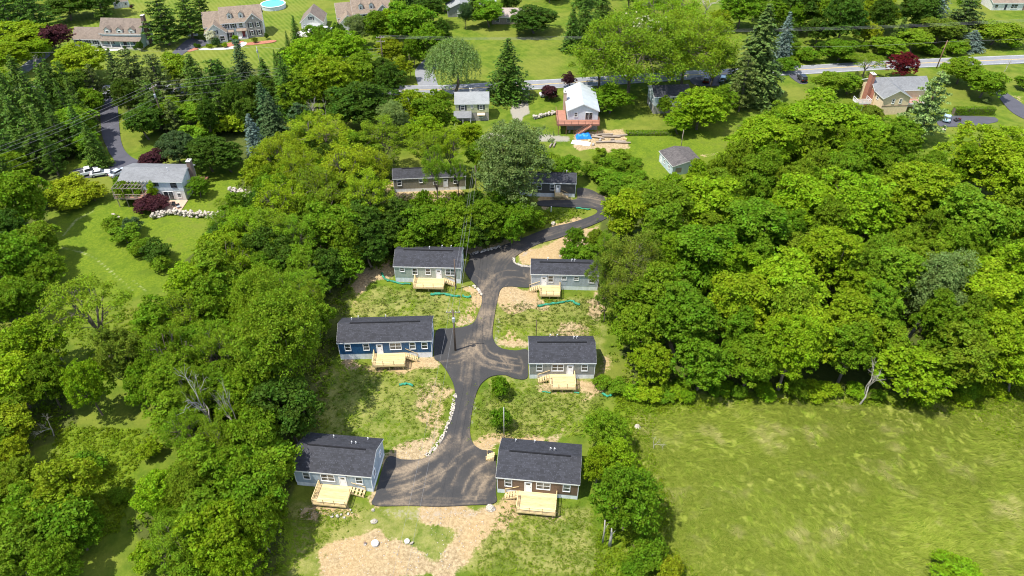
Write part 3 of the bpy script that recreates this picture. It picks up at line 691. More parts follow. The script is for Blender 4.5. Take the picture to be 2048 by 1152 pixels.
hG, LG = manufactured((789, 384), (932, 378), 'taupe new home behind the trees at the top of the slope', (.27, .245, .185), 'the taupe home', 5.2, .8, 2.8, 1.25,
    (('w', .08), ('s', .38), ('w', .58), ('door', .72), ('w', .86)), ((.5, .8, 1.2),), (), ((.85, .3),))
hH, LH = manufactured((1030, 391), (1150, 394), 'charcoal new home at the top end of the drive', (.082, .080, .074), 'the charcoal home', 5.2, .9, 2.8, 1.25,
    (('w', .15), ('w', .40), ('w', .615), ('door', .712)), (), ((.5, .8, 1.2),), ((.80, .3), (.845, .3)))
deck('fresh timber deck in front of the slate blue home', hA, (.31 - .5) * LA, (.73 - .5) * LA, 3.5, .8, 1)
deck('fresh timber deck in front of the brown home', hB, (.27 - .5) * LB, (.74 - .5) * LB, 3.6, .9, -1)
deck('fresh timber deck in front of the deep blue home', hC, (.375 - .5) * LC, (.715 - .5) * LC, 3.2, 1.25, 1)
deck('fresh timber deck in front of the mid grey home', hD, (.31 - .5) * LD, (.69 - .5) * LD, 3.4, 1.0, -1)
deck('fresh timber deck in front of the sage green home', hE, (.31 - .5) * LE, (.76 - .5) * LE, 3.2, 1.15, 1)
deck('fresh timber deck in front of the pale blue grey home', hF, (.13 - .5) * LF, (.43 - .5) * LF, 3.2, .95, -1)
deck('small timber stoop at the door of the charcoal home', hH, (.66 - .5) * LH, (.77 - .5) * LH, 1.4, .95, 1, n_front=2, run=1.6)
# side stoop of the brown home
sr = tag(empty('wooden_stoop', at(990, 917), hB.rotation_euler.z), 'small timber steps at the left side of the brown home', 'steps')
for i in range(4): MB().box(-1.3 + i * .3, -1.3 + (i + 1) * .3 - .01, -.6, .6, .0, .2 + i * .2).build('step', M['lumber'], sr)
for y in (-.65, .65): MB().beam((-1.3, y, 1.0), (.1, y, 1.75), .08, .06).build('handrail', M['lumber'], sr); MB().box(-1.35, -1.25, y - .05, y + .05, -.2, 1.05).build('post', M['lumber'], sr)

# ------------------------------------------------------------------ older houses
M['cream'] = siding('cream_siding', (.58, .60, .50)); M['offwhite'] = siding('offwhite_siding', (.66, .66, .62)); M['whiteside'] = siding('white_siding', (.62, .68, .72)); M['yellow'] = siding('pale_yellow_siding', (.55, .54, .33))
M['tan'] = plain('tan_stucco', (.68, .53, .34), .8, .12); M['greywall'] = plain('grey_wall', (.24, .24, .24), .8, .2); M['stonewall'] = stone('stone_veneer', ((.34, .30, .27), (.25, .22, .20), (.42, .38, .34)), 1.0)
M['paleshed'] = siding('pale_shed', (.50, .58, .62), .35); M['red_door'] = plain('red_door', (.20, .02, .03), .4, .1); M['taupe'] = plain('taupe_wall', (.30, .25, .22), .8, .2)
M['greenish'] = siding('pale_green_siding', (.40, .55, .50))
def house(name, fl, fr, label, phrase=None):
    r, L = root_between(name, fl, fr); tag(r, label, 'house')
    if phrase: LANDMARKS.append((r.location.copy(), phrase))
    return r, L
def dormer(root, x, y, z, w, h, d, wm, rm):
    dm, ro = block(root, x - w / 2, x + w / 2, y, y + d, z, z + h, w * .42, 'y', wm, rm, .14, trim=False, names=('dormer', 'roof'))
    ro.parent = dm
    window(dm, T_front(y), x, z + h * .52, w * .42, h * .62, sub=True, fw=.07)

# farmhouse-style cape, top left
r, L = house('cape_house', (150, 95), (284, 98), 'long cape house with brown roof, three dormers and front porch', 'the cape house with three dormers')
h = L / 2; xm = -h + L * .40
block(r, -h, xm + .2, .6, 7.6, -.3, 2.9, 2.6, 'x', M['offwhite'], M['brown_roof'])
block(r, xm, h, 1.8, 9.6, -.3, 4.6, 3.6, 'x', M['greenish'], M['brown_roof'])
MB().prism([(-.5, 2.55), (1.9, 3.45), (1.9, 3.58), (-.5, 2.68)], xm + .3, h + .2, lambda p, q, t: (t, p, q)).build('porch_roof', M['brown_roof'], r)
MB().box(xm + .2, h, -.3, 1.8, -.3, .35).build('porch_floor', M['concrete'], r)
for t in np.linspace(xm + .45, h - .1, 5): MB().box(t - .09, t + .09, -.28, -.1, .35, 2.62).build('porch_post', M['white'], r)
for a, b in ((xm + .5, xm + 4.2), (xm + 7, h - .2)): MB().beam((a, -.2, 1.2), (b, -.2, 1.2), .08).build('porch_rail', M['white'], r); MB().beam((a, -.2, .6), (b, -.2, .6), .05).build('porch_rail', M['white'], r)
MB().box(xm + .1, h - .1, 1.72, 1.8, 3.7, 4.45).build('frieze_band', M['white'], r)
for i, t in enumerate((.2, .5, .8)): dormer(r, xm + (h - xm) * t, 1.7, 4.0, 2.0, 1.7, 3.0, M['offwhite'], M['brown_roof'])
for t in (.12, .45, .75): window(r, T_front(.6), -h + (xm + h) * t + .6, 1.75, .9, 1.3, shut=M['shutter'])
for t in (.2, .85): window(r, T_front(1.8), xm + (h - xm) * t, 1.6, 1.3, 1.35, shut=M['shutter'])
door(r, T_front(1.8), xm + (h - xm) * .55, .36, 1.2, 2.1, M['shutter'])
for t, z in ((.4, 1.6), (.75, 1.6), (.4, 4.4)): window(r, T_right(h), 1.8 + 7.8 * t, z, .8, 1.3, shut=None)
chimney(r, h + .45, 5.7, -.3, 9.4, .9, 1.5, M['brown_brick'])
# colonial with two dormers
def colonial(fl, fr, label, phrase, mirror=False, hide=False):
    r, L = house('colonial_house', fl, fr, label, phrase); h = L / 2
    gx0, gx1 = -h, -h + L * .36; mx0 = gx0 + L * .30; cg0, cg1 = mx0 + (h - mx0) * .58, h
    wm = M['offwhite']
    block(r, gx0, mx0 + .3, 3.2, 11.5, -.3, 4.6, 3.6, 'x', wm, M['tan_roof'])
    block(r, gx0 + .05, gx1, 0, 6.5, -.3, 3.3, 2.9, 'y', wm, M['tan_roof'], names=('wing_wall', 'wing_roof'))
    block(r, mx0, h, 3.0, 11.6, -.3, 5.5, 3.9, 'x', wm, M['tan_roof'])
    block(r, cg0, cg1 - .05, 2.4, 7.0, -.3, 5.45, 2.6, 'y', M['stonewall'], M['tan_roof'], .25, names=('gable_wall', 'gable_roof'))
    for t in (.22, .50): dormer(r, mx0 + (h - mx0) * t, 3.9, 6.2, 1.5, 1.7, 2.6, M['offwhite'], M['tan_roof'])
    window(r, T_front(0), (gx0 + gx1) / 2, 3.6, .8, 1.1, shut=M['shutter']); window(r, T_front(0), gx0 + (gx1 - gx0) * .78, 1.3, 1.4, 1.6)
    for t in (.10, .28): window(r, T_front(3.0), mx0 + (h - mx0) * t, 4.3, .8, 1.5, shut=M['shutter'])
    window(r, T_front(3.0), mx0 + (h - mx0) * .46, 4.2, 1.2, 1.5)
    for t in (.3, .72):
        for z in (4.2, 1.5): window(r, T_front(2.4), cg0 + (cg1 - cg0) * t, z, .75, 1.5, shut=M['shutter'])
    MB().tube([((cg0 + cg1) / 2, 2.36, 6.5), ((cg0 + cg1) / 2, 2.44, 6.5)], .32, 14).build('round_vent', M['white'], r)
    bx = mx0 + (h - mx0) * .18
    MB().box(bx - 1.0, bx + 1.0, 2.0, 3.0, -.3, 2.5).build('bay', wm, r); MB().prism([(1.8, 2.5), (3.0, 3.1), (3.0, 2.5)], bx - 1.15, bx + 1.15, lambda p, q, t: (t, p, q)).build('bay_roof', M['tan_roof'], r)
    window(r, T_front(2.0), bx, 1.5, 1.1, 1.5, shut=M['shutter'])
    px = mx0 + (h - mx0) * .46
    MB().prism([(1.2, 2.75), (3.0, 3.2), (3.0, 3.32), (1.2, 2.87)], px - 1.7, px + 1.7, lambda p, q, t: (t, p, q)).build('porch_roof', M['tan_roof'], r)
    for t in (-1.55, 1.55): MB().box(px + t - .1, px + t + .1, 1.35, 1.55, 0, 2.76).build('porch_post', M['white'], r)
    MB().box(px - 1.7, px + 1.7, 1.25, 3.0, -.3, .25).build('porch_floor', M['concrete'], r)
    door(r, T_front(3.0), px + .4, .26, 1.0, 2.1, M['red_door'])
    for t, z in ((.45, 4.2), (.65, 1.6), (.3, 1.6)): window(r, T_right(h), 3 + 8.6 * t, z, .6, 1.2)
    return r
colonial((414, 87), (530, 77), 'large colonial house with tan roof, two dormers and red door', 'the colonial house by the pool')
colonial((680, 67), (786, 58), 'large colonial house partly behind trees, beside the detached garage', 'the colonial house behind trees')
r, L = house('detached_garage', (604.5, 62), (648, 61), 'white detached garage with brown gable roof and wide door', 'the detached garage'); r['category'] = 'garage'; h = L / 2
block(r, -h, h, 0, 9, -.3, 3.2, 3.2, 'y', M['offwhite'], M['brown_roof'])
MB().box(-h + .9, h - .9, -.06, 0, 0, 2.5).build('garage_door', M['white'], r); window(r, T_front(0), 0, 4.4, .8, 1.0, shut=M['shutter'])
r, L = house('grey_house', (896, 34), (946, 32), 'grey gabled house with white garage door at the top edge', 'the grey gabled house'); h = L / 2
block(r, -h, h, 0, 12, -.3, 3.0, 2.0, 'y', M['greywall'], M['light_roof']); MB().box(-1.2, 1.8, -.06, 0, 0, 2.5).build('garage_door', M['white'], r)
block(r, h - .1, h + 9, 3, 10, -.3, 2.7, 1.6, 'x', M['stonewall'], M['light_roof'], names=('wing_wall', 'wing_roof'))
for t in (3, 6): window(r, T_front(3), h + t, 1.5, 1.2, 1.2)
r, L = house('ranch_house', (1000, 48), (1046, 48), 'low taupe house half hidden behind a round tree', None); h = L / 2
block(r, -h - 3, h, 0, 8, -.3, 2.6, 1.8, 'x', M['taupe'], M['taupe']); [window(r, T_front(0), t, 1.4, 1.2, 1.2) for t in (-5, -1, 2.4)]
r, L = house('ranch_house', (1982, 20), (2050, 20), 'pale ranch house with tan roof in the top right corner', 'the ranch house in the corner'); h = L / 2
block(r, -h, h + 4, 0, 8, -.3, 2.7, 1.6, 'x', M['offwhite'], M['tan_roof']); window(r, T_front(0), -h + 1.5, 1.4, 1.2, 1.2); window(r, T_front(0), 1.8, 1.4, 2.4, 1.4, 2); door(r, T_front(0), -1.4, .1, mat=M['shutter'])
MB().box(h - 1.2, h + 3.9, -.06, 0, 0, 2.4).build('garage_door', M['brown_brick'], r)
# small two-storey cream house
r, L = house('small_house', (912, 241), (978, 240), 'small two storey pale yellow house with grey roof and lean-to porch', 'the pale yellow house'); h = L / 2
MB().box(-h + .04, h - .04, .04, 6.4, -.4, 2.3).build('stone_base', M['stonewall'], r)
block(r, -h, h, 0, 6.5, 2.303, 5.0, 1.9, 'x', M['yellow'], M['light_roof'], .2)
window(r, T_front(0), -h + L * .22, 3.8, 1.0, 1.3, shut=M['shutter']); window(r, T_front(0), -h + L * .5, 4.1, .45, .75); window(r, T_front(0), -h + L * .77, 3.9, .9, 1.2, shut=M['shutter'])
window(r, T_front(.04), -h + L * .76, 1.2, 1.0, .8); MB().prism([(-.7, 1.75), (.1, 2.2), (.1, 2.25), (-.7, 1.8)], -h + L * .65, -h + L * .88, lambda p, q, t: (t, p, q)).build('awning', M['tan'], r)
MB().prism([(-2.9, 2.0), (.05, 2.75), (.05, 2.85), (-2.9, 2.1)], -h - .5, -h + L * .48, lambda p, q, t: (t, p, q)).build('porch_roof', M['grey_roof'], r)
for t in (-h - .3, -h + L * .22, -h + L * .45): MB().box(t - .08, t + .08, -2.8, -2.64, -.3, 2.06).build('porch_post', M['white'], r)
chimney(r, -h + L * .46, 4.2, 5.6, 7.5, .5, .5, M['concrete'])
# white gable-front house on a hillside deck
r, L = house('gabled_house', (1134, 259), (1194, 259), 'white gable-end house with pale roof raised above a red deck', 'the white house with the red deck'); h = L / 2; rH = r
MB().box(-h + .05, h - .05, .05, 13.9, -.3, 2.9).build('foundation_wall', M['foundation'], r)
block(r, -h, h, 0, 14, 2.903, 5.6, 1.9, 'y', M['whiteside'], M['pale_roof'], .35)
window(r, T_front(0), -h + L * .27, 4.4, .75, 1.2); sliding_door(r, T_front(0), -h + L * .70, 3.0, 1.9, 2.0)
chimney(r, -h - .45, 6.5, -.3, 8.0, .8, 1.4, M['patio'])
dr = deck('red stained raised deck wrapping the white gable-end house', r, -h - 2.9, h + .2, 3.0, 2.9, 0, M['stain'], .95, M['stain_floor'], 7)
c, s = math.cos(r.rotation_euler.z), math.sin(r.rotation_euler.z)
MB().box(-(L + 3.1) / 2, -(L + 3.1) / 2 + 2.6, 0, 6.0, 2.8, 2.9).build('side_floor', M['stain_floor'], dr)
for yy in (3.0, 6.0): MB().box(-(L + 3.1) / 2, -(L + 3.1) / 2 + .1, yy - .05, yy + .05, -.3, 3.9).build('post', M['stain'], dr)
MB().beam((-(L + 3.1) / 2, 0, 3.85), (-(L + 3.1) / 2, 6, 3.85), .1).build('rail', M['stain'], dr)
st = MB(); e0 = (L + 3.1) / 2 - 2.2
for yy in (-4.05, -3.1): st.beam((e0, yy, 2.8), (e0 - 4.2, yy, .0), .06, .28)
so = st.build('stair', M['stain'], dr)
for i in range(13): t = (i + .5) / 13; MB().box(e0 - 4.2 * t - .15, e0 - 4.2 * t + .15, -4.05, -3.1, 2.85 * (1 - t) + .02, 2.85 * (1 - t) + .07).build('tread', M['stain_floor'], so)
for yy in (-4.05, -3.1): MB().beam((e0, yy, 3.75), (e0 - 4.2, yy, .95), .1, .06).build('handrail', M['stain'], so)
# white house under the locust
r, L = house('white_house', (1306, 227), (1376, 224), 'white house, roof coloured dark for the shade of the big locust', 'the white house under the locust'); h = L / 2
block(r, -h, h, 0, 7.5, 2.2, 5.0, 1.7, 'x', M['whiteside'], M['roof'], .25); MB().box(-h + .04, h - .04, .04, 7.4, -.3, 2.197).build('foundation_wall', M['foundation'], r)  # roof takes the charcoal shingle: the locust's shade put into its colour
for t in (.22, .6, .85): window(r, T_front(0), -h + L * t, 4.0, .9, 1.2, shut=M['shutter'])
for t in (.3, .7): window(r, T_left(-h), 7.5 * t, 4.0, .8, 1.2)
# split-level with brick chimney
r, L = house('split_level_house', (1758, 229), (1850, 226), 'tan split-level house with grey roof and brick chimney', 'the tan split-level house'); h = L / 2
block(r, -h - .4, h + 2, 4.6, 12.5, -.3, 5.2, 2.1, 'x', M['tan'], M['grey_roof'])
block(r, -h, -h + 7.6, 0, 8.5, -.3, 5.0, 2.1, 'y', M['tan'], M['grey_roof'], names=('wing_wall', 'wing_roof'))
MB().box(-h - .03, -h + 7.63, -.05, .0, 2.4, 2.6).build('belt_board', M['brown_brick'], r)
for t in (2.9, 5.0): window(r, T_front(0), -h + t, 3.9, .6, 1.2)
chimney(r, -h - 1.0, 7.5, -.3, 9.0, 1.0, 1.9, M['chimney']); MB().box(-h - .46, -h - .4, 5.0, 10.5, -.3, 4.9).build('brick_veneer', M['chimney'], r)
window(r, T_left(-h), 3.2, 3.9, .9, 1.2)
dk = deck('white railed deck beside the brick chimney of the split-level', r, -h - 5.6, -h - 1.7, 3.0, 2.2, 0, M['white'], .95, M['grey_wood'], 4, y_house=6.0)
deck('white railed deck right of the split-level front gable', r, -h + 8.4, -h + 13, 3.0, 2.4, 0, M['white'], .95, M['stain_floor'], 4, y_house=4.5)
# left white house with pergola
r, L = house('white_house', (252, 398), (374, 400), 'white two storey house with long grey roof, patio and pergola', 'the white house with the pergola'); h = L / 2; rT = r
MB().box(-h + .04, h - .04, .04, 7.7, -.3, 2.5).build('stone_base', M['offwhite'], r)
block(r, -h, h, 0, 7.8, 2.503, 5.0, 1.25, 'x', M['whiteside'], M['grey_roof'], .3)
window(r, T_front(0), -h + L * .58, 4.2, .9, .9, frame=M['shutter']); window(r, T_front(0), -h + L * .86, 4.1, 1.2, 1.4, frame=M['shutter'])
window(r, T_front(.04), -h + L * .57, 1.3, .8, 1.0); window(r, T_front(.04), -h + L * .90, 1.3, .8, 1.0); sliding_door(r, T_front(.04), -h + L * .73, .1, 2.2, 2.1)
sliding_door(r, T_front(0), -h + L * .22, 2.6, 2.4, 2.0)
chimney(r, h + .5, 5.2, -.3, 7.6, .9, 1.3, M['brown_brick'])
vent_pipe(r, h * .45, 3.0, 6.1, .8, .06)
pg = deck('weathered pergola deck at the left of the white two storey house', r, -h - .3, -h + L * .47, 3.6, 2.5, 0, M['grey_wood'], .95, M['stain_floor'], 5)
a = -(L * .47 + .3) / 2
for t in np.linspace(a + .1, -a - .1, 4):
    MB().box(t - .07, t + .07, -3.5, -3.36, 2.5, 4.9).build('pergola_post', M['grey_wood'], pg)
for yy in (-3.43, -1.8, -.2): MB().beam((a, yy, 4.95), (-a, yy, 4.95), .08, .16).build('pergola_beam', M['grey_wood'], pg)
for t in np.linspace(a + .2, -a - .2, 9): MB().beam((t, -3.7, 5.1), (t, -.05, 5.1), .06, .14).build('pergola_slat', M['grey_wood'], pg)
# shed on the lawn
A, B, C2 = at(1343.5, 351), at(1401, 343), at(1320, 318)
d = B - A; r = tag(empty('shed', (A + B) / 2, math.atan2(d.y, d.x)), 'weathered white shed with dark patched roof on the lawn', 'shed'); LANDMARKS.append((r.location.copy(), 'the weathered white shed'))
L = d.length; D = (C2 - A).length * .92; h = L / 2
sw, sro = block(r, -h, h, 0, D, -.3, 2.6, .8, 'y', M['paleshed'], M['old_roof'], .25)
for t in (.25, .6): window(r, T_left(-h), D * t, 1.4, .7, .8)
door(r, T_left(-h), D * .85, .05, .9, 1.9); MB().box(-h + .8, -h + 2.4, -.05, 0, .6, 1.9).build('board_patch', M['grey_wood'], r); window(r, T_front(0), h * .45, 1.5, .8, .8)
# little garden shed, top left
r, L = root_between('garden_shed', (229, 17), (258, 14)); tag(r, 'small white garden shed with double doors at the top edge', 'shed'); h = L / 2
block(r, -h, h, 0, 3.5, -.2, 2.3, 1.5, 'x', M['offwhite'], M['brown_roof'], .2)
for t in (-.5, .5): MB().box(t - .48, t + .48, -.05, 0, .1, 1.95).build('door', M['white'], r); MB().box(t - .04, t + .04, -.07, -.05, .1, 1.95).build('door_trim', M['shutter'], r)
for t in (-h * .7, h * .7): window(r, T_front(0), t, 1.3, .6, .8)
# house mostly hidden by trees
r, L = house('white_house', (800, 250), (858, 246), 'white house mostly hidden behind the trees near the road', None); h = L / 2
block(r, -h, h, 0, 8, -.3, 4.2, 1.8, 'x', M['whiteside'], M['light_roof']); [window(r, T_front(0), t, 2.8, .9, 1.2) for t in (-2.4, 1.5)]
# above-ground pool
c = at(547, 14); r = tag(empty('swimming_pool', c), 'round above-ground pool with blue water on the lawn', 'pool')
n = 40; w = MB()
ring = lambda R, z: [(R * math.cos(2 * math.pi * k / n), R * math.sin(2 * math.pi * k / n), z) for k in range(n)]
w.add(ring(4.6, -.3) + ring(4.6, 1.3) + ring(4.4, 1.3) + ring(4.4, .2), [(a * n + k, a * n + (k + 1) % n, (a + 1) * n + (k + 1) % n, (a + 1) * n + k) for a in range(3) for k in range(n)]); w.build('pool_wall', M['pool_liner'], r)
w = MB(); w.add(ring(4.75, 1.305) + ring(4.3, 1.305) + ring(4.3, 1.36) + ring(4.75, 1.36), [(a * n + k, a * n + (k + 1) % n, ((a + 1) % 4) * n + (k + 1) % n, ((a + 1) % 4) * n + k) for a in range(4) for k in range(n)]); w.build('rim', M['white'], r)
MB().add(ring(4.4, 1.15), [tuple(range(n))]).build('water', M['water'], r)
for k in range(16): a = 2 * math.pi * k / 16; MB().box(4.6 * math.cos(a) - .07, 4.6 * math.cos(a) + .07, 4.6 * math.sin(a) - .07, 4.6 * math.sin(a) + .07, -.2, 1.3).build('upright', M['white'], r)

# ------------------------------------------------------------------ plants: prototypes (crown + trunk meshes), then one copy per plant
def unit(v): return v / np.maximum(np.linalg.norm(v, axis=-1, keepdims=True), 1e-6)
def leaf_quads(P, Nrm, size, rs, asp=.62, bend=.25):
    """one pointed leaf spray (rhombus, slightly folded) at each point, facing Nrm"""
    n = len(P); t = unit(np.cross(Nrm, rs.normal(size=(n, 3)))); b = unit(np.cross(Nrm, t)); s = np.asarray(size).reshape(-1, 1) * np.ones((n, 1))
    V = np.stack([P - t * s, P - b * s * asp + Nrm * s * bend, P + t * s, P + b * s * asp + Nrm * s * bend * rs.uniform(-1, 1, (n, 1))], 1)
    return V.reshape(-1, 3)
def puffs_to_leaves(C, R, rs, per, size, up=.35, flat=.8):
    n = len(C); k = per
    d = unit(rs.normal(size=(n, k, 3))); d[..., 2] = np.abs(d[..., 2]) * .9 - .25 * rs.rand(n, k)
    rr = (rs.rand(n, k, 1) ** .45)
    P = C[:, None] + d * rr * R[:, None, None] * np.array([1, 1, flat])
    Nn = unit(d * .7 + np.array([0, 0, up]) + rs.normal(size=d.shape) * .45)
    return leaf_quads(P.reshape(-1, 3), Nn.reshape(-1, 3), size * rs.uniform(.65, 1.3, n * k), rs)
def limb(mb, a, b, r0, r1, rs, sag=.12, n=4, sides=5):
    a, b = Vector(a), Vector(b); L = (b - a).length; pts = []
    off = Vector(rs.normal(size=3)) * L * .07; off.z += L * sag
    for i in range(n + 1): t = i / n; pts.append(a.lerp(b, t) + off * math.sin(math.pi * t))
    mb.tube(pts, [r0 + (r1 - r0) * i / n for i in range(n + 1)], sides, cap=False)
def broad(seed, h=14., R=5., base=.28, lobes=13, per_lobe=26, per=26, size=.25, puff=(.5, .85), shape='round', loose=0.0):
    rs = np.random.RandomState(seed); zc = h * (base + (1 - base) * .52); rz = h * (1 - base) * .5
    k = np.arange(lobes) + .5; ph = np.arccos(1 - 1.72 * k / lobes); th = math.pi * (1 + 5 ** .5) * k + rs.rand() * 6
    D = np.stack([np.cos(th) * np.sin(ph), np.sin(th) * np.sin(ph), np.cos(ph)], -1) + rs.normal(size=(lobes, 3)) * .14
    e = np.array([R, R, rz]); taper = 1.0 if shape == 'round' else (1 - .30 * np.clip(D[:, 2:3], -1, 1))
    LC = D * e * rs.uniform(.50, .72, (lobes, 1)) * np.concatenate([np.ones((lobes, 2)) * taper, np.ones((lobes, 1))], 1) + [0, 0, zc]
    LR = R * rs.uniform(.25, .44, lobes)
    C = []; 
    for i in range(lobes):
        d = unit(rs.normal(size=(per_lobe * 3, 3))); d[:, 2] = np.where(d[:, 2] < -.45, -d[:, 2], d[:, 2])
        p = LC[i] + d * LR[i] * rs.uniform(.75, 1.12 + loose, (len(d), 1)) * [1, 1, .92]
        own = np.linalg.norm(p[:, None] - LC[None], axis=2) / LR[None]; own[:, i] = 9
        C.append(p[(own.min(1) > .72)][:per_lobe])
    C = np.concatenate(C); C = C[C[:, 2] > .3]
    R2 = rs.uniform(*puff, len(C))
    V = puffs_to_leaves(C, R2, rs, per, size)
    # inner leaves that close the view through the crown
    m = len(C) * 2; I = unit(rs.normal(size=(m, 3))) * rs.rand(m, 1) ** .5 * e * .72 + [0, 0, zc]; I = I[I[:, 2] > .5]
    V = np.concatenate([V, leaf_quads(I, unit(rs.normal(size=I.shape)), size * 1.5, rs)])
    me = np_mesh('crown', V, 4)
    tb = MB(); r0 = .018 * h + .05; top = Vector((rs.normal() * .3, rs.normal() * .3, zc))
    limb(tb, (0, 0, -.4), top, r0, r0 * .45, rs, .0, 5, 7)
    for i in range(lobes): s = rs.uniform(.35, .95); limb(tb, Vector((0, 0, -.4)).lerp(top, s), LC[i] * 1.0, r0 * .42 * (1.2 - s * .6), .03, rs, -.06)
    return me, tb.mesh('trunk'), h, R
def sprays(seed, h=15., R=6., base=.3, n=46, per=150, size=.17, thick=.22, spread=(.9, 1.7), dome=.6):
    """feathery, layered crown with the limbs showing between flat sprays"""
    rs = np.random.RandomState(seed); tb = MB(); r0 = .016 * h + .06; V = []
    fork = Vector((0, 0, h * base)); limb(tb, (0, 0, -.4), fork, r0, r0 * .8, rs, 0, 3, 7)
    mains = []
    nm = 6
    for i in range(nm):
        a = 2 * math.pi * (i + rs.rand() * .6) / nm; rr = R * rs.uniform(.25, .6)
        e = Vector((math.cos(a) * rr, math.sin(a) * rr, h * rs.uniform(.6, .88))); limb(tb, fork, e, r0 * .55, r0 * .2, rs, .03, 5, 6); mains.append(e)
    for i in range(n):
        a = 2 * math.pi * (i * .618 + rs.rand() * .1); q = math.sqrt((i + .5) / n) * R * rs.uniform(.85, 1.1)
        z = h * (base + .12 + (1 - base - .14) * math.sqrt(max(0, 1 - (q / R / 1.15) ** 2)) * rs.uniform(dome, 1.0))
        c = Vector((math.cos(a) * q, math.sin(a) * q, z)); m = min(mains, key=lambda w: (w - c).length); limb(tb, fork.lerp(m, rs.uniform(.4, 1)), c, r0 * .16, .02, rs, .05, 3, 4)
        w = rs.uniform(*spread); d = rs.normal(size=(per, 3)); d = unit(d) * rs.rand(per, 1) ** .5
        P = np.array(c) + d * [w, w, thick * w * 1.6]; P[:, 2] -= .12 * (d[:, 0] ** 2 + d[:, 1] ** 2) * w
        V.append(leaf_quads(P, unit(rs.normal(size=(per, 3)) * .55 + [0, 0, .8] + d * .4), size * rs.uniform(.7, 1.3, per), rs, .5))
    return np_mesh('crown', np.concatenate(V), 4), tb.mesh('trunk'), h, R
def spruce(seed, h=15., R=3.2, levels=24, size=.22, droop=.35, dense=23, ragged=.18):
    rs = np.random.RandomState(seed); P = []; Q = []; tb = MB()
    tb.tube([(0, 0, -.4), (0, 0, h * .5), (0, 0, h * .97)], [.02 * h, .012 * h, .02], 6)
    for i in range(levels):
        t = i / levels; z = h * (.06 + .93 * t); L0 = R * (1 - t) ** .85 + .18; nb = int(6 + 9 * (1 - t))
        for j in range(nb):
            a = 2 * math.pi * (j + rs.rand()) / nb; L = L0 * rs.uniform(1 - ragged * 2, 1 + ragged); k = max(4, int(dense * L / 2))
            s = rs.uniform(.12, 1, k); w = (1 - s * .75) * .30 * L + .08
            x = s * L; y = rs.uniform(-1, 1, k) * w; zz = z - droop * s ** 1.5 * L + .22 * L * s * (t > .5) + rs.normal(size=k) * .06
            P.append(np.stack([x * math.cos(a) - y * math.sin(a), x * math.sin(a) + y * math.cos(a), zz], -1))
            nn = np.array([math.cos(a) * .45, math.sin(a) * .45, .75]); Q.append(unit(nn + rs.normal(size=(k, 3)) * .35))
    P = np.concatenate(P); Q = np.concatenate(Q)
    return np_mesh('crown', leaf_quads(P, Q, size * rs.uniform(.7, 1.4, len(P)), rs, .45), 4), tb.mesh('trunk'), h, R
def pine(seed, h=15., R=4., tiers=11, size=.2):
    rs = np.random.RandomState(seed); C = []; tb = MB(); tb.tube([(0, 0, -.4), (0, 0, h * .6), (0, 0, h * .95)], [.02 * h, .012 * h, .03], 6)
    for i in range(tiers):
        t = i / tiers; z = h * (.14 + .84 * t); L0 = R * (1 - t ** 1.5) * rs.uniform(.8, 1.1) + .3; nb = int(8 - 4 * t)
        for j in range(nb):
            a = 2 * math.pi * (j + rs.rand() * .8) / nb; L = L0 * rs.uniform(.65, 1.1); tb.tube([(0, 0, z), (math.cos(a) * L * .95, math.sin(a) * L * .95, z + .1 * L)], [.05, .015], 4, False)
            for s in np.linspace(.3, 1, max(2, int(L * 2))): C.append((math.cos(a) * L * s + rs.normal() * .2, math.sin(a) * L * s + rs.normal() * .2, z + .12 * L * s + rs.normal() * .12))
    C = np.array(C); V = puffs_to_leaves(C, rs.uniform(.4, .75, len(C)), rs, 30, size, .3, .5)
    return np_mesh('crown', V, 4), tb.mesh('trunk'), h, R
def willow(seed, h=15., R=6.):
    rs = np.random.RandomState(seed); tb = MB(); P = []; Q = []; S = []
    limb(tb, (0, 0, -.4), (0, 0, h * .55), .38, .2, rs, 0, 3, 7)
    for i in range(620):
        a = rs.rand() * 6.283; q = R * math.sqrt(rs.rand()); z1 = h * (.45 + .53 * math.sqrt(1 - (q / R) ** 2 * .85)) + rs.normal() * .3; L = rs.uniform(1.5, 5.5) * (.5 + .6 * q / R)
        n = int(L * 9); z = z1 - np.linspace(0, L, n); x = math.cos(a) * (q + .05 * np.linspace(0, L, n)) + rs.normal(size=n) * .16; y = math.sin(a) * (q + .05 * np.linspace(0, L, n)) + rs.normal(size=n) * .16
        P.append(np.stack([x, y, z], -1)[z > .6]); m = (z > .6).sum(); Q.append(unit(np.array([math.cos(a), math.sin(a), .35]) + rs.normal(size=(m, 3)) * .5))
        if i < 26: limb(tb, (0, 0, h * rs.uniform(.3, .55)), (math.cos(a) * q * .9, math.sin(a) * q * .9, z1 - .3), .1, .03, rs, .1)
    P = np.concatenate(P); Q = np.concatenate(Q)
    return np_mesh('crown', leaf_quads(P, Q, .2 * rs.uniform(.7, 1.3, len(P)), rs, .42), 4), tb.mesh('trunk'), h, R
def bare(seed, h=9., R=4., twigs=True):
    rs = np.random.RandomState(seed); tb = MB()
    def grow(p, d, L, r, lev):
        q = p + d * L; mid = p.lerp(q, .5) + Vector(rs.normal(size=3)) * L * .08; tb.tube([p, mid, q], [r, r * .8, r * .55], 4 if lev else 6, False)
        if lev >= 4: return
        for _ in range(3 if lev < 3 else 2):
            nd = (d + Vector(rs.normal(size=3)) * .55 + Vector((0, 0, .12))).normalized(); grow(p.lerp(q, rs.uniform(.55, 1)), nd, L * rs.uniform(.5, .78), r * .52, lev + 1)
    grow(Vector((0, 0, -.3)), Vector((rs.normal() * .1, rs.normal() * .1, 1)).normalized(), h * .36, .016 * h + .04, 0)
    return None, tb.mesh('branches'), h, R
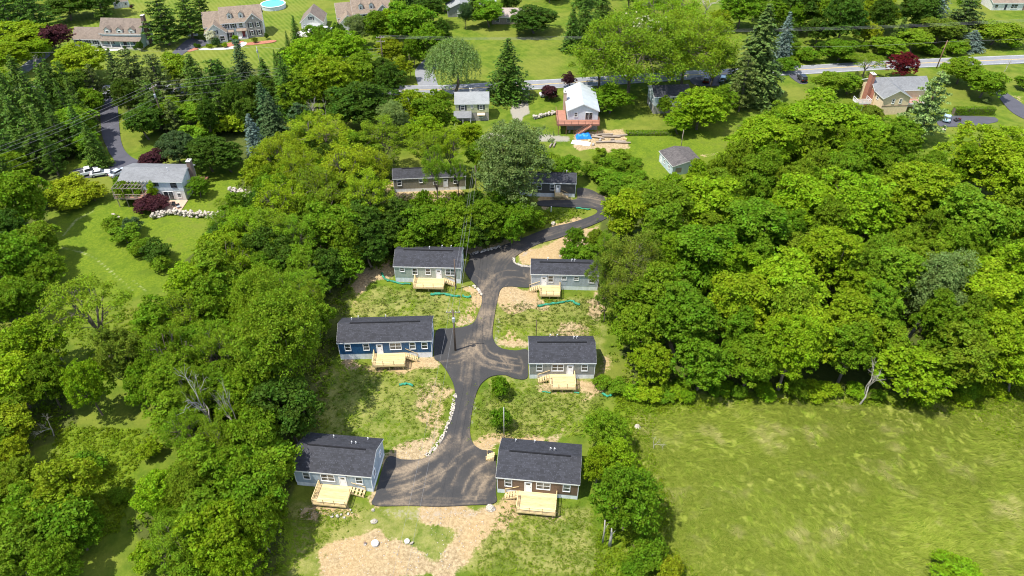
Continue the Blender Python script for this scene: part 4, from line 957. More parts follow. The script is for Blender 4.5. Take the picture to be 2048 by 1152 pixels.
def hedge_mesh(L, W, Hh, seed):
    rs = np.random.RandomState(seed); n = int(L * (W + 2 * Hh) * 60); f = rs.rand(n); A = W / (W + 2 * Hh)
    x = rs.uniform(-L / 2, L / 2, n); top = f < A; y = np.where(top, rs.uniform(-W / 2, W / 2, n), np.where(rs.rand(n) < .5, -W / 2, W / 2)); z = np.where(top, Hh, rs.uniform(0, Hh, n)) + rs.normal(size=n) * .07
    nr = np.stack([np.zeros(n), np.where(top, 0, np.sign(y)), np.where(top, 1., .3)], -1)
    P = np.stack([x, y + rs.normal(size=n) * .08, z], -1); return np_mesh('crown', leaf_quads(P, unit(nr + rs.normal(size=(n, 3)) * .5), .14, rs), 4)

PROTO = {'round': [broad(11, 12, 5.2, .10, 15, 28, 32, .21), broad(12, 12, 5., .12, 11, 34, 30, .23, (.5, .95)), broad(13, 12.5, 4.8, .12, 18, 24, 30, .2, (.4, .75)), broad(14, 12, 5., .1, 22, 20, 30, .19, (.4, .8), 'oval', .2), broad(15, 12, 5.2, .14, 9, 44, 28, .22, (.45, .9))],
         'tall': [broad(21, 18, 5.6, .16, 19, 28, 30, .23, (.5, .9), 'oval'), broad(22, 18, 5.2, .15, 15, 34, 30, .24, (.55, 1.0), 'oval'), broad(23, 19, 5.8, .18, 24, 24, 28, .22, (.45, .85), 'oval'), broad(24, 18, 5.5, .15, 28, 20, 30, .21, (.45, .9), 'round', .2), broad(25, 17, 5.4, .16, 12, 42, 28, .24, (.5, .95), 'oval')],
         'soft': [broad(31, 17, 6., .14, 28, 30, 36, .17, (.6, 1.2), 'round', .25), broad(32, 16, 5.6, .14, 24, 32, 36, .17, (.6, 1.2), 'oval', .3)],
         'biglocust': [sprays(44, 20, 11, .17, 230, 140, .22, .45, (1.2, 2.3), .22), sprays(45, 20, 11, .16, 220, 140, .22, .45, (1.2, 2.3), .22)],
         'locust': [sprays(41, 15, 6, .26, 62, 160, .16, .4, (.8, 1.6), .4), sprays(42, 16, 6., .28, 70, 150, .16, .4, (.8, 1.5), .4), sprays(43, 14, 5.5, .24, 60, 150, .17, .45, (.8, 1.5), .4)],
         'sparse': [sprays(51, 15, 6., .35, 40, 150, .17, .3, (.8, 1.5), .5)],
         'spruce': [spruce(61), spruce(62, 14, 3., 24, .22), spruce(63, 16, 3.4, 28, .2, .5)],
         'norway': [spruce(64, 24, 5.6, 44, .32, .55, 24, .16)],
         'pine': [pine(71), pine(72, 14, 3.8, 10), pine(73, 15, 4.4, 12, .18)],
         'willow': [willow(81)],
         'bush': [broad(91, 3.4, 2.3, .0, 9, 22, 24, .13, (.3, .5)), broad(92, 3.2, 2.5, .0, 12, 20, 22, .14, (.26, .55)), broad(93, 3.8, 2.2, .0, 7, 28, 22, .13, (.28, .5))],
         'dead': [bare(1), bare(2, 10, 4.5), bare(3, 8, 3.5)]}
def measured(p):     # real crown radius and height of a prototype, so that plants get the size asked for
    m = p[0] or p[1]; co = np.zeros(len(m.vertices) * 3, np.float32); m.vertices.foreach_get('co', co); co = co.reshape(-1, 3)
    return p[0], p[1], float(np.percentile(co[:, 2], 99.5)), float(np.percentile(np.hypot(co[:, 0], co[:, 1]), 96))
PROTO = {k: [measured(p) for p in v] for k, v in PROTO.items()}
TINT = {'lime': (.222, .338, .012), 'gold': (.255, .328, .014), 'green': (.146, .250, .012), 'mid': (.180, .282, .016), 'olive': (.165, .232, .022), 'dark': (.076, .142, .014), 'deep': (.070, .124, .040), 'pine': (.100, .144, .030),
        'blue': (.13, .20, .16), 'grey': (.205, .275, .080), 'purple': (.085, .030, .040), 'red': (.15, .016, .026), 'white': (.70, .68, .60), 'none': (.3, .3, .3)}
TWORD = {'lime': 'bright green', 'gold': 'yellow-green', 'green': 'fresh green', 'mid': 'mid green', 'olive': 'olive green', 'dark': 'dark green', 'deep': 'deep green', 'pine': 'dark olive', 'blue': 'blue-grey', 'grey': 'silvery green', 'purple': 'purple-leaved', 'red': 'dark red', 'white': 'white-flowered', 'none': 'bare'}
KWORD = {'round': ('broadleaf_tree', 'broadleaf tree'), 'tall': ('broadleaf_tree', 'tall broadleaf tree'), 'soft': ('broadleaf_tree', 'soft-leaved tree'), 'biglocust': ('locust_tree', 'huge locust tree'), 'locust': ('locust_tree', 'feathery locust tree'), 'sparse': ('locust_tree', 'sparse locust tree'),
         'spruce': ('spruce_tree', 'spruce tree'), 'norway': ('spruce_tree', 'large spruce tree'), 'pine': ('pine_tree', 'pine tree'), 'willow': ('willow_tree', 'willow tree'), 'bush': ('shrub', 'shrub'), 'dead': ('dead_tree', 'bare tree')}
PLANTS = []      # (root, tint, kind, label or None)
SPOTS = []
def plant(px, py, wpx, kind, tint, h, label=None, rot=None, zc=None, tilt=0.0):
    """crown centre seen at (px, py) and wpx wide in the photograph; h in metres"""
    cz = (zc if zc is not None else (.5 if kind in ('spruce', 'norway', 'bush', 'dead') else .58)) * h
    c = at(px, py, cz); R = wpx / 2 / px_per_m(c)
    return plant_at(c.x, c.y, R, kind, tint, h, label, rot, tilt)
def plant_at(x, y, R, kind, tint, h, label=None, rot=None, tilt=0.0):
    me, tr, h0, R0 = rnd.choice(PROTO[kind])
    nm, word = KWORD[kind]
    if kind == 'dead' and h < 4: nm = 'dead_branch'
    r = empty(nm, (x, y, 0), rnd.uniform(0, 6.28) if rot is None else rot); r.rotation_euler.x = tilt
    k = R / R0; r.scale = (k * rnd.uniform(.94, 1.06), k * rnd.uniform(.94, 1.06), h / h0)
    t = link('trunk' if me else 'branches', tr, None, r)
    if not tr.materials: tr.materials.append(M['deadwood'] if kind == 'dead' else M['bark'])
    if me:
        c = link('crown', me, M['needle'] if kind in ('spruce', 'norway', 'pine') else M['leaf'], r)
        col = TINT[tint]; v = rnd.uniform(.86, 1.14); q = rnd.uniform(.9, 1.12)
        c.color = (min(1, col[0] * v * q), min(1, col[1] * v), min(1, col[2] * v), 1)
    cat = 'shrub' if kind == 'bush' else ('dead tree' if kind == 'dead' else 'tree')
    tag(r, label, cat); PLANTS.append((r, tint, kind, label, R)); SPOTS.append((x, y, R)); return r

TREES = [
 # top left
 (12, 25, 70, 'pine', 'dark', 14), (62, 18, 84, 'pine', 'dark', 15), (130, 8, 90, 'round', 'dark', 10), (200, 2, 80, 'round', 'dark', 9), (48, 75, 100, 'round', 'lime', 11), (18, 112, 80, 'round', 'lime', 10), (78, 100, 50, 'round', 'lime', 8),
 (108, 76, 76, 'round', 'purple', 9, 'purple-leaved round tree left of the cape house'), (156, 122, 106, 'round', 'gold', 11, 'yellow-green round tree below the cape house porch'), (322, 35, 80, 'pine', 'dark', 16), (372, 25, 62, 'pine', 'dark', 15), (398, 8, 40, 'pine', 'dark', 13),
 (72, 132, 34, 'dead', 'none', 7, 'bare white tree beside the upper left driveway'), (8, 165, 60, 'round', 'lime', 9),
 (25, 205, 70, 'spruce', 'dark', 16), (70, 215, 84, 'spruce', 'dark', 18), (108, 175, 60, 'spruce', 'dark', 15), (142, 180, 74, 'round', 'dark', 11), (186, 165, 52, 'pine', 'pine', 12), (184, 205, 50, 'round', 'green', 9), (150, 245, 84, 'round', 'mid', 10), (115, 265, 64, 'pine', 'dark', 12),
 (62, 285, 84, 'pine', 'dark', 13), (18, 300, 66, 'pine', 'dark', 12), (130, 215, 50, 'pine', 'dark', 13), (35, 250, 70, 'spruce', 'dark', 14), (175, 285, 50, 'round', 'green', 7), (20, 330, 70, 'round', 'green', 8), (95, 300, 50, 'pine', 'dark', 12),
 (262, 145, 92, 'pine', 'pine', 15), (312, 155, 92, 'pine', 'pine', 15), (352, 140, 60, 'round', 'mid', 11), (390, 160, 72, 'spruce', 'dark', 14), (432, 162, 76, 'pine', 'dark', 14), (484, 135, 56, 'spruce', 'deep', 15), (470, 178, 60, 'pine', 'dark', 13), (518, 185, 66, 'round', 'dark', 11), (250, 190, 60, 'round', 'dark', 11), (300, 200, 70, 'pine', 'dark', 12), (225, 130, 40, 'pine', 'pine', 11), (410, 195, 60, 'pine', 'dark', 12),
 (286, 242, 76, 'round', 'dark', 9), (340, 225, 60, 'round', 'mid', 8), (380, 230, 60, 'round', 'mid', 7), (425, 245, 80, 'bush', 'gold', 5), (470, 245, 70, 'bush', 'gold', 5), (395, 265, 60, 'bush', 'mid', 4), (440, 215, 60, 'pine', 'dark', 10),
 (350, 295, 80, 'round', 'deep', 9), (415, 305, 92, 'round', 'dark', 9), (455, 310, 70, 'round', 'dark', 8), (508, 280, 56, 'spruce', 'blue', 13, 'blue-grey spruce left of the yellow-green wood'), (530, 220, 60, 'spruce', 'deep', 14), (305, 322, 50, 'round', 'purple', 6, 'purple-leaved tree behind the white house with the pergola'),
 # top centre
 (577, 95, 22, 'spruce', 'dark', 10), (551, 122, 15, 'spruce', 'dark', 7), (572, 175, 62, 'spruce', 'dark', 17), (545, 235, 62, 'spruce', 'deep', 13), (600, 185, 80, 'round', 'green', 13), (622, 125, 110, 'round', 'lime', 16), (690, 105, 100, 'round', 'lime', 15), (660, 160, 110, 'round', 'lime', 15), (715, 150, 70, 'round', 'mid', 12), (590, 60, 26, 'spruce', 'dark', 9),
 (716, 58, 50, 'soft', 'grey', 11), (640, 85, 60, 'round', 'green', 12), (822, 55, 100, 'round', 'green', 16), (855, 85, 70, 'round', 'green', 13), (790, 40, 60, 'round', 'lime', 12), (780, 100, 60, 'round', 'gold', 9), (800, 135, 50, 'round', 'gold', 8), (860, 15, 70, 'round', 'dark', 12), (930, 28, 30, 'soft', 'deep', 9),
 (735, 205, 124, 'round', 'dark', 14), (690, 215, 80, 'round', 'dark', 12), (620, 225, 50, 'dead', 'none', 8), (648, 222, 40, 'dead', 'none', 8), (600, 240, 60, 'pine', 'deep', 11), (830, 215, 86, 'round', 'lime', 11), (868, 235, 76, 'round', 'green', 11), (880, 205, 40, 'round', 'green', 8), (785, 240, 60, 'soft', 'grey', 12), (850, 265, 80, 'round', 'lime', 10),
 (906, 128, 116, 'willow', 'grey', 16, 'silvery green willow beside the far road'), (1016, 140, 96, 'spruce', 'dark', 17, 'dark green spruce standing alone on the far lawn'), (978, 24, 62, 'round', 'green', 9), (1068, 36, 96, 'round', 'dark', 9, 'dark round tree on the lawn at the top'),
 # centre wood
 (560, 325, 116, 'locust', 'gold', 15), (640, 285, 140, 'locust', 'gold', 16), (700, 345, 120, 'locust', 'gold', 17), (765, 285, 110, 'locust', 'mid', 15), (735, 400, 104, 'locust', 'gold', 16), (640, 395, 126, 'locust', 'mid', 15), (565, 415, 120, 'locust', 'lime', 15), (520, 355, 80, 'round', 'gold', 12), (600, 350, 110, 'locust', 'gold', 16),
 (860, 305, 80, 'locust', 'mid', 13), (900, 300, 70, 'locust', 'gold', 13), (745, 350, 90, 'locust', 'gold', 15), (872, 345, 60, 'locust', 'mid', 15), (915, 352, 44, 'locust', 'green', 11), (665, 465, 110, 'round', 'green', 13), (600, 480, 100, 'locust', 'mid', 14), (540, 475, 120, 'locust', 'mid', 14), (495, 478, 110, 'locust', 'lime', 14), (720, 455, 90, 'round', 'dark', 12), (740, 490, 80, 'round', 'dark', 10),
 (690, 530, 76, 'round', 'green', 8), (650, 540, 80, 'round', 'dark', 10), (800, 440, 90, 'round', 'dark', 11), (855, 455, 96, 'round', 'green', 10), (910, 445, 90, 'round', 'green', 10), (770, 475, 60, 'round', 'dark', 8), (820, 480, 70, 'round', 'green', 7), (890, 480, 60, 'round', 'green', 6), (970, 440, 90, 'round', 'green', 10), (1005, 455, 60, 'bush', 'green', 5), (950, 465, 60, 'round', 'dark', 7), (1040, 440, 60, 'round', 'green', 8), (1070, 440, 46, 'bush', 'green', 4), (1010, 400, 70, 'round', 'green', 10),
 (1030, 328, 156, 'soft', 'grey', 21, 'large silvery green tree in front of the charcoal home'), (975, 330, 60, 'round', 'green', 10), (1135, 335, 62, 'round', 'green', 7), (1100, 330, 50, 'round', 'mid', 7), (940, 270, 50, 'round', 'lime', 8), (960, 310, 60, 'round', 'mid', 9),
 (1150, 478, 46, 'round', 'green', 6), (1140, 508, 40, 'bush', 'green', 4), (1170, 510, 44, 'bush', 'mid', 4), (1190, 480, 40, 'round', 'mid', 6), (1205, 350, 50, 'bush', 'mid', 3), (1225, 330, 50, 'bush', 'green', 3), (1240, 360, 60, 'bush', 'green', 3), (1215, 375, 46, 'bush', 'mid', 2.6), (1270, 375, 60, 'bush', 'mid', 3.5), (1232, 310, 40, 'bush', 'mid', 2.2), (1180, 340, 40, 'bush', 'green', 3),
 # top right
 (1265, 100, 240, 'biglocust', 'mid', 23, 'huge bright green locust tree leaning over the far road'), (1375, 90, 190, 'biglocust', 'mid', 21, 'second bright green locust, right of the huge one by the road'), (1200, 120, 110, 'locust', 'mid', 15), (1330, 30, 150, 'locust', 'lime', 18), (1430, 130, 90, 'locust', 'mid', 14),
 (1518, 112, 112, 'norway', 'pine', 26, 'very tall dark olive spruce beside the far road'), (1490, 160, 60, 'pine', 'pine', 16), (1170, 35, 60, 'spruce', 'dark', 17), (1145, 60, 46, 'spruce', 'dark', 14), (1205, 15, 60, 'spruce', 'dark', 16), (1410, 15, 60, 'dead', 'none', 9, 'bare grey tree at the top edge above the locusts'), (1442, 38, 44, 'round', 'gold', 8), (1480, 15, 80, 'round', 'green', 13),
 (1570, 75, 44, 'spruce', 'blue', 15, 'blue-grey spruce behind the far road'), (1600, 15, 90, 'round', 'dark', 14), (1645, 20, 60, 'round', 'green', 13), (1690, 35, 90, 'round', 'dark', 17), (1760, 20, 76, 'round', 'gold', 13), (1830, 25, 70, 'round', 'dark', 12), (1882, 10, 50, 'spruce', 'blue', 13), (1932, 30, 84, 'pine', 'pine', 13), (1735, 65, 52, 'round', 'gold', 8), (1570, 130, 50, 'bush', 'green', 4), (1615, 110, 50, 'bush', 'green', 4), (1680, 100, 70, 'round', 'green', 6), (1655, 95, 40, 'bush', 'dark', 4), (1780, 90, 70, 'round', 'mid', 6), (1830, 80, 70, 'round', 'mid', 7), (1880, 60, 80, 'round', 'olive', 8), (1990, 65, 84, 'round', 'mid', 7), (1945, 80, 50, 'spruce', 'blue', 6), (1910, 95, 50, 'bush', 'green', 4), (1550, 25, 70, 'round', 'green', 12), (2030, 70, 50, 'round', 'mid', 6), (1860, 100, 40, 'bush', 'green', 3), (1640, 60, 60, 'round', 'dark', 9),
 (1733, 130, 74, 'sparse', 'mid', 8, 'small airy tree above the split-level beside the road'), (1807, 128, 62, 'round', 'red', 8, 'dark red round tree between the road and the split-level'), (1925, 138, 80, 'round', 'green', 8), (1972, 165, 76, 'round', 'green', 8), (1862, 205, 84, 'pine', 'grey', 19, 'ragged grey-green pine in front of the split-level'), (2014, 130, 20, 'dead', 'none', 4), (2050, 165, 40, 'bush', 'mid', 4), (1700, 165, 60, 'round', 'mid', 6), (1660, 165, 60, 'round', 'mid', 6), (1730, 175, 30, 'bush', 'gold', 3), (1745, 225, 46, 'bush', 'olive', 3.5), (1975, 200, 20, 'bush', 'grey', 1.5),
 (1222, 195, 84, 'round', 'green', 8), (1400, 215, 108, 'round', 'lime', 11), (1360, 240, 60, 'round', 'lime', 7), (1330, 210, 30, 'round', 'mid', 6), (1138, 158, 30, 'round', 'purple', 5, 'narrow purple-leaved tree between the road and the red deck house'), (1098, 183, 36, 'round', 'purple', 4, 'low purple-leaved tree beside the gravel drive'), (1440, 200, 70, 'round', 'green', 10),
 # right wood, hand-placed leaders
 (1530, 300, 150, 'tall', 'lime', 17), (1625, 255, 170, 'tall', 'lime', 18), (1710, 280, 120, 'tall', 'lime', 16), (1985, 320, 170, 'tall', 'lime', 18), (2050, 380, 120, 'tall', 'lime', 17), (1790, 280, 100, 'round', 'green', 13), (1700, 420, 170, 'tall', 'lime', 18), (1830, 400, 160, 'tall', 'lime', 18), (1925, 440, 140, 'tall', 'mid', 18), (1255, 430, 100, 'round', 'lime', 12), (1330, 425, 130, 'tall', 'green', 15), (1425, 420, 140, 'tall', 'lime', 16), (1510, 470, 150, 'tall', 'green', 17), (1600, 420, 130, 'tall', 'lime', 17), (1400, 520, 140, 'tall', 'green', 17), (1265, 530, 130, 'locust', 'olive', 16), (1320, 590, 110, 'tall', 'green', 15),
 (1275, 660, 110, 'round', 'green', 12), (1365, 640, 140, 'tall', 'green', 15), (1475, 620, 140, 'tall', 'lime', 16), (1570, 580, 150, 'tall', 'lime', 17), (1655, 530, 140, 'tall', 'lime', 17), (1600, 680, 140, 'tall', 'lime', 14), (1700, 650, 130, 'tall', 'lime', 14), (1775, 560, 120, 'tall', 'mid', 16), (1880, 580, 120, 'soft', 'grey', 17), (1960, 600, 140, 'tall', 'lime', 16), (2035, 550, 120, 'tall', 'lime', 16), (1990, 690, 140, 'round', 'lime', 13), (1825, 740, 140, 'round', 'lime', 10, 'leafy green tree standing forward into the field'), (2045, 740, 90, 'round', 'lime', 9), (1500, 720, 120, 'round', 'green', 11), (1405, 725, 110, 'round', 'green', 11), (1300, 725, 90, 'round', 'lime', 8), (1900, 690, 110, 'round', 'green', 12), (1775, 690, 80, 'round', 'green', 11), (1240, 590, 80, 'locust', 'olive', 13), (1215, 500, 60, 'locust', 'mid', 10), (1202, 556, 66, 'locust', 'olive', 11), (1212, 600, 50, 'locust', 'olive', 9), (1225, 545, 60, 'locust', 'olive', 13),
 # left side
 (45, 395, 96, 'round', 'green', 15), (80, 478, 74, 'round', 'mid', 9), (35, 520, 116, 'round', 'green', 13), (92, 545, 84, 'round', 'green', 9), (10, 595, 80, 'round', 'green', 9), (140, 376, 76, 'bush', 'gold', 5), (112, 392, 60, 'bush', 'gold', 5), (185, 385, 50, 'bush', 'gold', 4), (150, 400, 70, 'bush', 'gold', 4), (243, 378, 36, 'bush', 'mid', 5), (395, 372, 44, 'round', 'green', 5), (295, 408, 60, 'bush', 'purple', 3, 'purple-leaved shrub in front of the pergola'), (248, 384, 40, 'bush', 'mid', 5.4), (272, 386, 30, 'bush', 'mid', 5.0), (304, 384, 22, 'bush', 'lime', 5.2), (320, 410, 36, 'bush', 'purple', 2.5, 'smaller purple-leaved shrub beside the patio'), (45, 175, 70, 'spruce', 'dark', 17), (95, 185, 60, 'spruce', 'dark', 16), (0, 180, 60, 'spruce', 'dark', 15), (130, 165, 60, 'pine', 'dark', 14),
 (225, 450, 50, 'bush', 'mid', 3.4), (250, 470, 56, 'bush', 'mid', 3.6), (278, 495, 50, 'bush', 'green', 3), (310, 505, 60, 'bush', 'dark', 4.5), (262, 452, 44, 'bush', 'deep', 3.4), (320, 525, 46, 'bush', 'mid', 3), (445, 412, 34, 'sparse', 'mid', 4),
 (185, 635, 170, 'sparse', 'mid', 17, 'sparse locust tree rising from the left meadow'), (60, 690, 120, 'round', 'lime', 13), (30, 760, 120, 'round', 'lime', 12), (90, 760, 90, 'round', 'green', 11), (20, 850, 90, 'round', 'gold', 8), (95, 850, 60, 'dead', 'none', 5), (110, 690, 50, 'dead', 'none', 9), (175, 770, 80, 'round', 'lime', 12), (245, 715, 100, 'tall', 'olive', 15), (320, 660, 100, 'tall', 'green', 15), (385, 590, 100, 'tall', 'lime', 15), (430, 550, 100, 'tall', 'mid', 15), (430, 620, 110, 'tall', 'green', 15), (370, 650, 120, 'locust', 'mid', 15), (350, 720, 120, 'locust', 'green', 15), (440, 710, 110, 'locust', 'mid', 15), (290, 770, 80, 'round', 'green', 11), (390, 790, 90, 'locust', 'mid', 13), (465, 530, 110, 'locust', 'lime', 14), (445, 505, 90, 'round', 'lime', 12), 
 (555, 690, 185, 'soft', 'mid', 22, 'very large yellow-green tree left of the deep blue home'), (520, 620, 110, 'soft', 'mid', 18), (595, 640, 80, 'soft', 'mid', 15), (410, 815, 110, 'dead', 'none', 17, 'pale bare tree standing over the left wood'), (465, 830, 90, 'dead', 'none', 16), (480, 800, 100, 'round', 'green', 12), (510, 880, 110, 'round', 'green', 12), (430, 900, 110, 'locust', 'mid', 12), (370, 870, 90, 'locust', 'green', 11), (540, 840, 70, 'round', 'dark', 10), (470, 960, 110, 'round', 'green', 12), (525, 965, 80, 'round', 'green', 11), (390, 980, 110, 'soft', 'mid', 12), (320, 990, 100, 'round', 'lime', 10), (440, 1080, 130, 'round', 'lime', 12), (350, 1060, 80, 'round', 'green', 9), (520, 1050, 90, 'round', 'green', 11), (470, 1140, 110, 'round', 'lime', 11), (290, 1120, 60, 'bush', 'lime', 4), (380, 1140, 90, 'round', 'green', 9), (545, 1025, 56, 'round', 'green', 9),
 (130, 980, 140, 'round', 'gold', 12), (45, 960, 90, 'round', 'mid', 9), (60, 1040, 110, 'round', 'green', 10), (150, 1060, 90, 'round', 'green', 8), (30, 1110, 110, 'round', 'mid', 9), (20, 910, 70, 'round', 'gold', 7), (170, 935, 70, 'bush', 'green', 4), (240, 990, 40, 'bush', 'mid', 2), (300, 900, 50, 'bush', 'lime', 3), (110, 1130, 90, 'round', 'green', 9),
 # lower right
 (1215, 865, 96, 'round', 'green', 8), (1235, 925, 90, 'round', 'lime', 9), (1255, 1000, 140, 'round', 'green', 12, 'leafy green tree right of the brown home'), (1195, 930, 60, 'round', 'lime', 8), (1300, 1110, 76, 'bush', 'green', 4), (1340, 1140, 60, 'bush', 'gold', 3), (1270, 1140, 60, 'bush', 'green', 3), (1915, 1140, 90, 'bush', 'lime', 2.6, 'lone bright shrub at the bottom of the hay field'), (1000, 774, 42, 'bush', 'green', 4.2, 'round green bush between the road and the mid grey home'), (1003, 838, 44, 'bush', 'green', 4, 'loose green bush behind the thin light pole'),
 (1735, 770, 60, 'dead', 'none', 9, 'pale fallen treetop at the edge of the field'), (1310, 885, 40, 'dead', 'none', 3, 'bleached fallen branch beside the tree near the brown home'),
 # garden shrubs by the colonial
 (424, 74, 26, 'bush', 'white', 4.5, 'white-flowering shrub in front of the colonial house'), (433, 84, 18, 'bush', 'deep', 3), (416, 92, 10, 'bush', 'gold', 1.4), (422, 93, 9, 'bush', 'gold', 1.2), (450, 90, 12, 'bush', 'gold', 1.6), (470, 76, 12, 'bush', 'lime', 1.8), (470, 85, 16, 'bush', 'blue', 1.8), (391, 91, 9, 'bush', 'dark', 1.5), (398, 92, 9, 'bush', 'dark', 1.5), (510, 80, 12, 'bush', 'olive', 1.8), (280, 92, 16, 'bush', 'dark', 3), (533, 72, 10, 'bush', 'dark', 2), (270, 95, 10, 'bush', 'dark', 1), (250, 95, 8, 'bush', 'dark', .9), (200, 94, 9, 'bush', 'dark', .9), (262, 14, 8, 'bush', 'purple', 1.2),
]
for t in TREES: plant(t[0], t[1], t[2], t[3], t[4], t[5], t[6] if len(t) > 6 else None)
# white blossom head of the tree behind the locust
bl = next(r for r, *_ in PLANTS if r.get('label', '').startswith('huge bright green locust'))
rb = np.random.RandomState(2); c = at(1288, 46, 20.5) - Vector((0, 0, 0)); n = 46; C = rb.normal(size=(n, 3)) * [2.6, 1.6, 1.2]
V = puffs_to_leaves(C, rb.uniform(.25, .5, n), rb, 16, .17); bo = link('blossoms', np_mesh('blossoms', V, 4), M['leaf'], bl); bo.color = (*TINT['white'], 1); bo['label'] = 'creamy white blossoms at the top of the crown'
bpy.context.view_layer.update(); bo.matrix_world = Matrix.Translation(c)

# fill the woods between the leaders
def fill(poly, n, kinds, hr, gap, z=8.0, seed=1, rr=(3.2, 4.8)):
    rs = random.Random(seed); P = [at(*p, z) for p in poly]; P = [(p.x, p.y) for p in P]
    x0, x1 = min(p[0] for p in P), max(p[0] for p in P); y0, y1 = min(p[1] for p in P), max(p[1] for p in P); k = 0
    for _ in range(n * 60):
        x, y = rs.uniform(x0, x1), rs.uniform(y0, y1)
        if not inside(P, np.array([x]), np.array([y]))[0]: continue
        if any((x - a) ** 2 + (y - b) ** 2 < (gap * (.45 * r + 1.5) / 3.4) ** 2 for a, b, r in SPOTS): continue
        kind, tint = rs.choice(kinds); plant_at(x, y, rs.uniform(*rr), kind, tint, rs.uniform(*hr)); k += 1
        if k >= n: break
    return k
RW = [(1240, 470), (1330, 400), (1470, 330), (1500, 250), (1600, 215), (1760, 280), (1850, 330), (2100, 280), (2140, 740), (1900, 720), (1760, 690), (1500, 730), (1300, 720), (1225, 620)]
fill(RW, 90, [('tall', 'green'), ('tall', 'lime'), ('tall', 'mid'), ('round', 'mid')], (12, 16), 3.4, 8, 3)
fill([(500, 350), (560, 280), (760, 300), (740, 380), (760, 470), (700, 520), (640, 540), (560, 520), (470, 500), (430, 470)], 26, [('locust', 'mid'), ('round', 'green'), ('round', 'dark')], (9, 13), 3.2, 8, 4)
fill([(400, 560), (470, 480), (640, 520), (640, 640), (580, 840), (530, 960), (530, 1060), (340, 1100), (340, 960), (430, 880), (330, 820), (300, 700)], 34, [('locust', 'mid'), ('round', 'green'), ('tall', 'green'), ('round', 'dark')], (9, 13), 3.2, 7, 5)
fill([(-40, 180), (200, 185), (205, 290), (120, 330), (-40, 360)], 16, [('pine', 'dark'), ('spruce', 'dark')], (10, 14), 3.0, 7, 6, (2.6, 3.6))
fill([(230, 140), (560, 130), (560, 240), (330, 240), (250, 210)], 12, [('pine', 'pine'), ('spruce', 'dark'), ('round', 'dark')], (9, 13), 3.2, 7, 7, (2.6, 3.8))
fill([(-60, 380), (60, 360), (100, 480), (70, 620), (-60, 640)], 10, [('round', 'green'), ('round', 'dark')], (9, 13), 3.2, 7, 8)
fill([(-80, 700), (100, 700), (110, 800), (0, 880), (60, 940), (130, 1050), (100, 1160), (-100, 1160)], 7, [('round', 'green'), ('round', 'mid')], (7, 11), 3.2, 5, 9)
fill([(560, 60), (740, 60), (860, 30), (900, 30), (850, 130), (760, 240), (600, 250)], 14, [('round', 'green'), ('round', 'dark')], (9, 13), 3.4, 7, 10)
fill([(1470, -40), (1960, -40), (1900, 60), (1700, 60), (1560, 60)], 26, [('round', 'green'), ('round', 'dark'), ('spruce', 'dark')], (9, 14), 3.6, 7, 11)
fill([(-60, -60), (240, -60), (200, 5), (60, 30), (-60, 60)], 16, [('round', 'dark'), ('pine', 'dark')], (9, 13), 3.6, 7, 12)
fill([(700, -70), (1400, -70), (1400, -10), (880, 0), (720, -20)], 26, [('round', 'dark'), ('round', 'green'), ('spruce', 'dark')], (9, 14), 4.2, 7, 13)
fill([(1560, 95), (1900, 80), (2040, 80), (2040, 95), (1850, 108), (1560, 130)], 16, [('bush', 'green'), ('bush', 'mid')], (2, 4), 3.4, 1, 14, (1.5, 3))
fill([(800, 420), (1060, 410), (1040, 460), (960, 480), (800, 490)], 14, [('round', 'green'), ('bush', 'green'), ('round', 'dark')], (5, 9), 3.0, 4, 15, (2, 3.4))
fill([(1195, 760), (1300, 770), (1500, 770), (1700, 770), (1800, 790), (1950, 770), (2048, 760), (2048, 775), (1900, 800), (1700, 790), (1500, 785), (1290, 800)], 26, [('bush', 'lime'), ('bush', 'green')], (1.2, 2.6), 2.4, 1, 16, (1.2, 2.4))
fill([(1180, 300), (1260, 300), (1290, 370), (1230, 395), (1190, 370)], 14, [('bush', 'mid'), ('bush', 'green')], (1.2, 2.4), 2.6, 1, 17, (1.2, 2.2))
# hedge in front of the split-level drive
c = at(1945, 228); hr_ = tag(empty('hedge', c), 'long clipped green hedge beside the split-level driveway', 'hedge'); ho = link('crown', hedge_mesh(11.5, 1.6, 1.9, 3), M['leaf'], hr_); ho.color = (*TINT['green'], 1)
MB().box(-5.7, 5.7, -.65, .65, -.2, 1.75).build('branches', M['bark'], hr_)
c = at(1300, 268); hr2 = tag(empty('hedge', c), 'low green planting strip on the lawn below the locust', 'hedge'); ho = link('crown', hedge_mesh(13, 1.8, .7, 4), M['leaf'], hr2); ho.color = (*TINT['green'], 1)
MB().box(-6.4, 6.4, -.75, .75, -.2, .5).build('branches', M['bark'], hr2)

# word the labels: what the plant looks like, and where it stands from the nearest landmark
LM = LANDMARKS + [(at(911, 701), 'the transformer pole'), (at(1600, 160), 'the parked black jeep'), (at(490, 395), 'the dry stone wall'), (at(208, 200), 'the upper left driveway'), (at(1650, 950), 'the hay field'), (at(650, 300), 'the locust wood'), (at(1600, 500), 'the middle of the right wood'),
      (at(1850, 560), 'the pale wood tree'), (at(300, 700), 'the left wood'), (at(80, 620), 'the left meadow edge'), (at(120, 1000), 'the lower left clearing'), (at(1250, 420), 'the top bend of the drive'), (at(1700, 100), 'the far road at right'), (at(420, 180), 'the row of pines'), (at(60, 230), 'the spruces at far left')]
ORD = ['nearest', 'second nearest', 'third nearest', 'fourth nearest', 'fifth nearest', 'sixth nearest', 'seventh nearest', 'eighth nearest', 'ninth nearest', 'tenth nearest', 'eleventh nearest', 'twelfth nearest', 'thirteenth nearest', 'fourteenth nearest', 'fifteenth nearest', 'sixteenth nearest']
buckets = {}
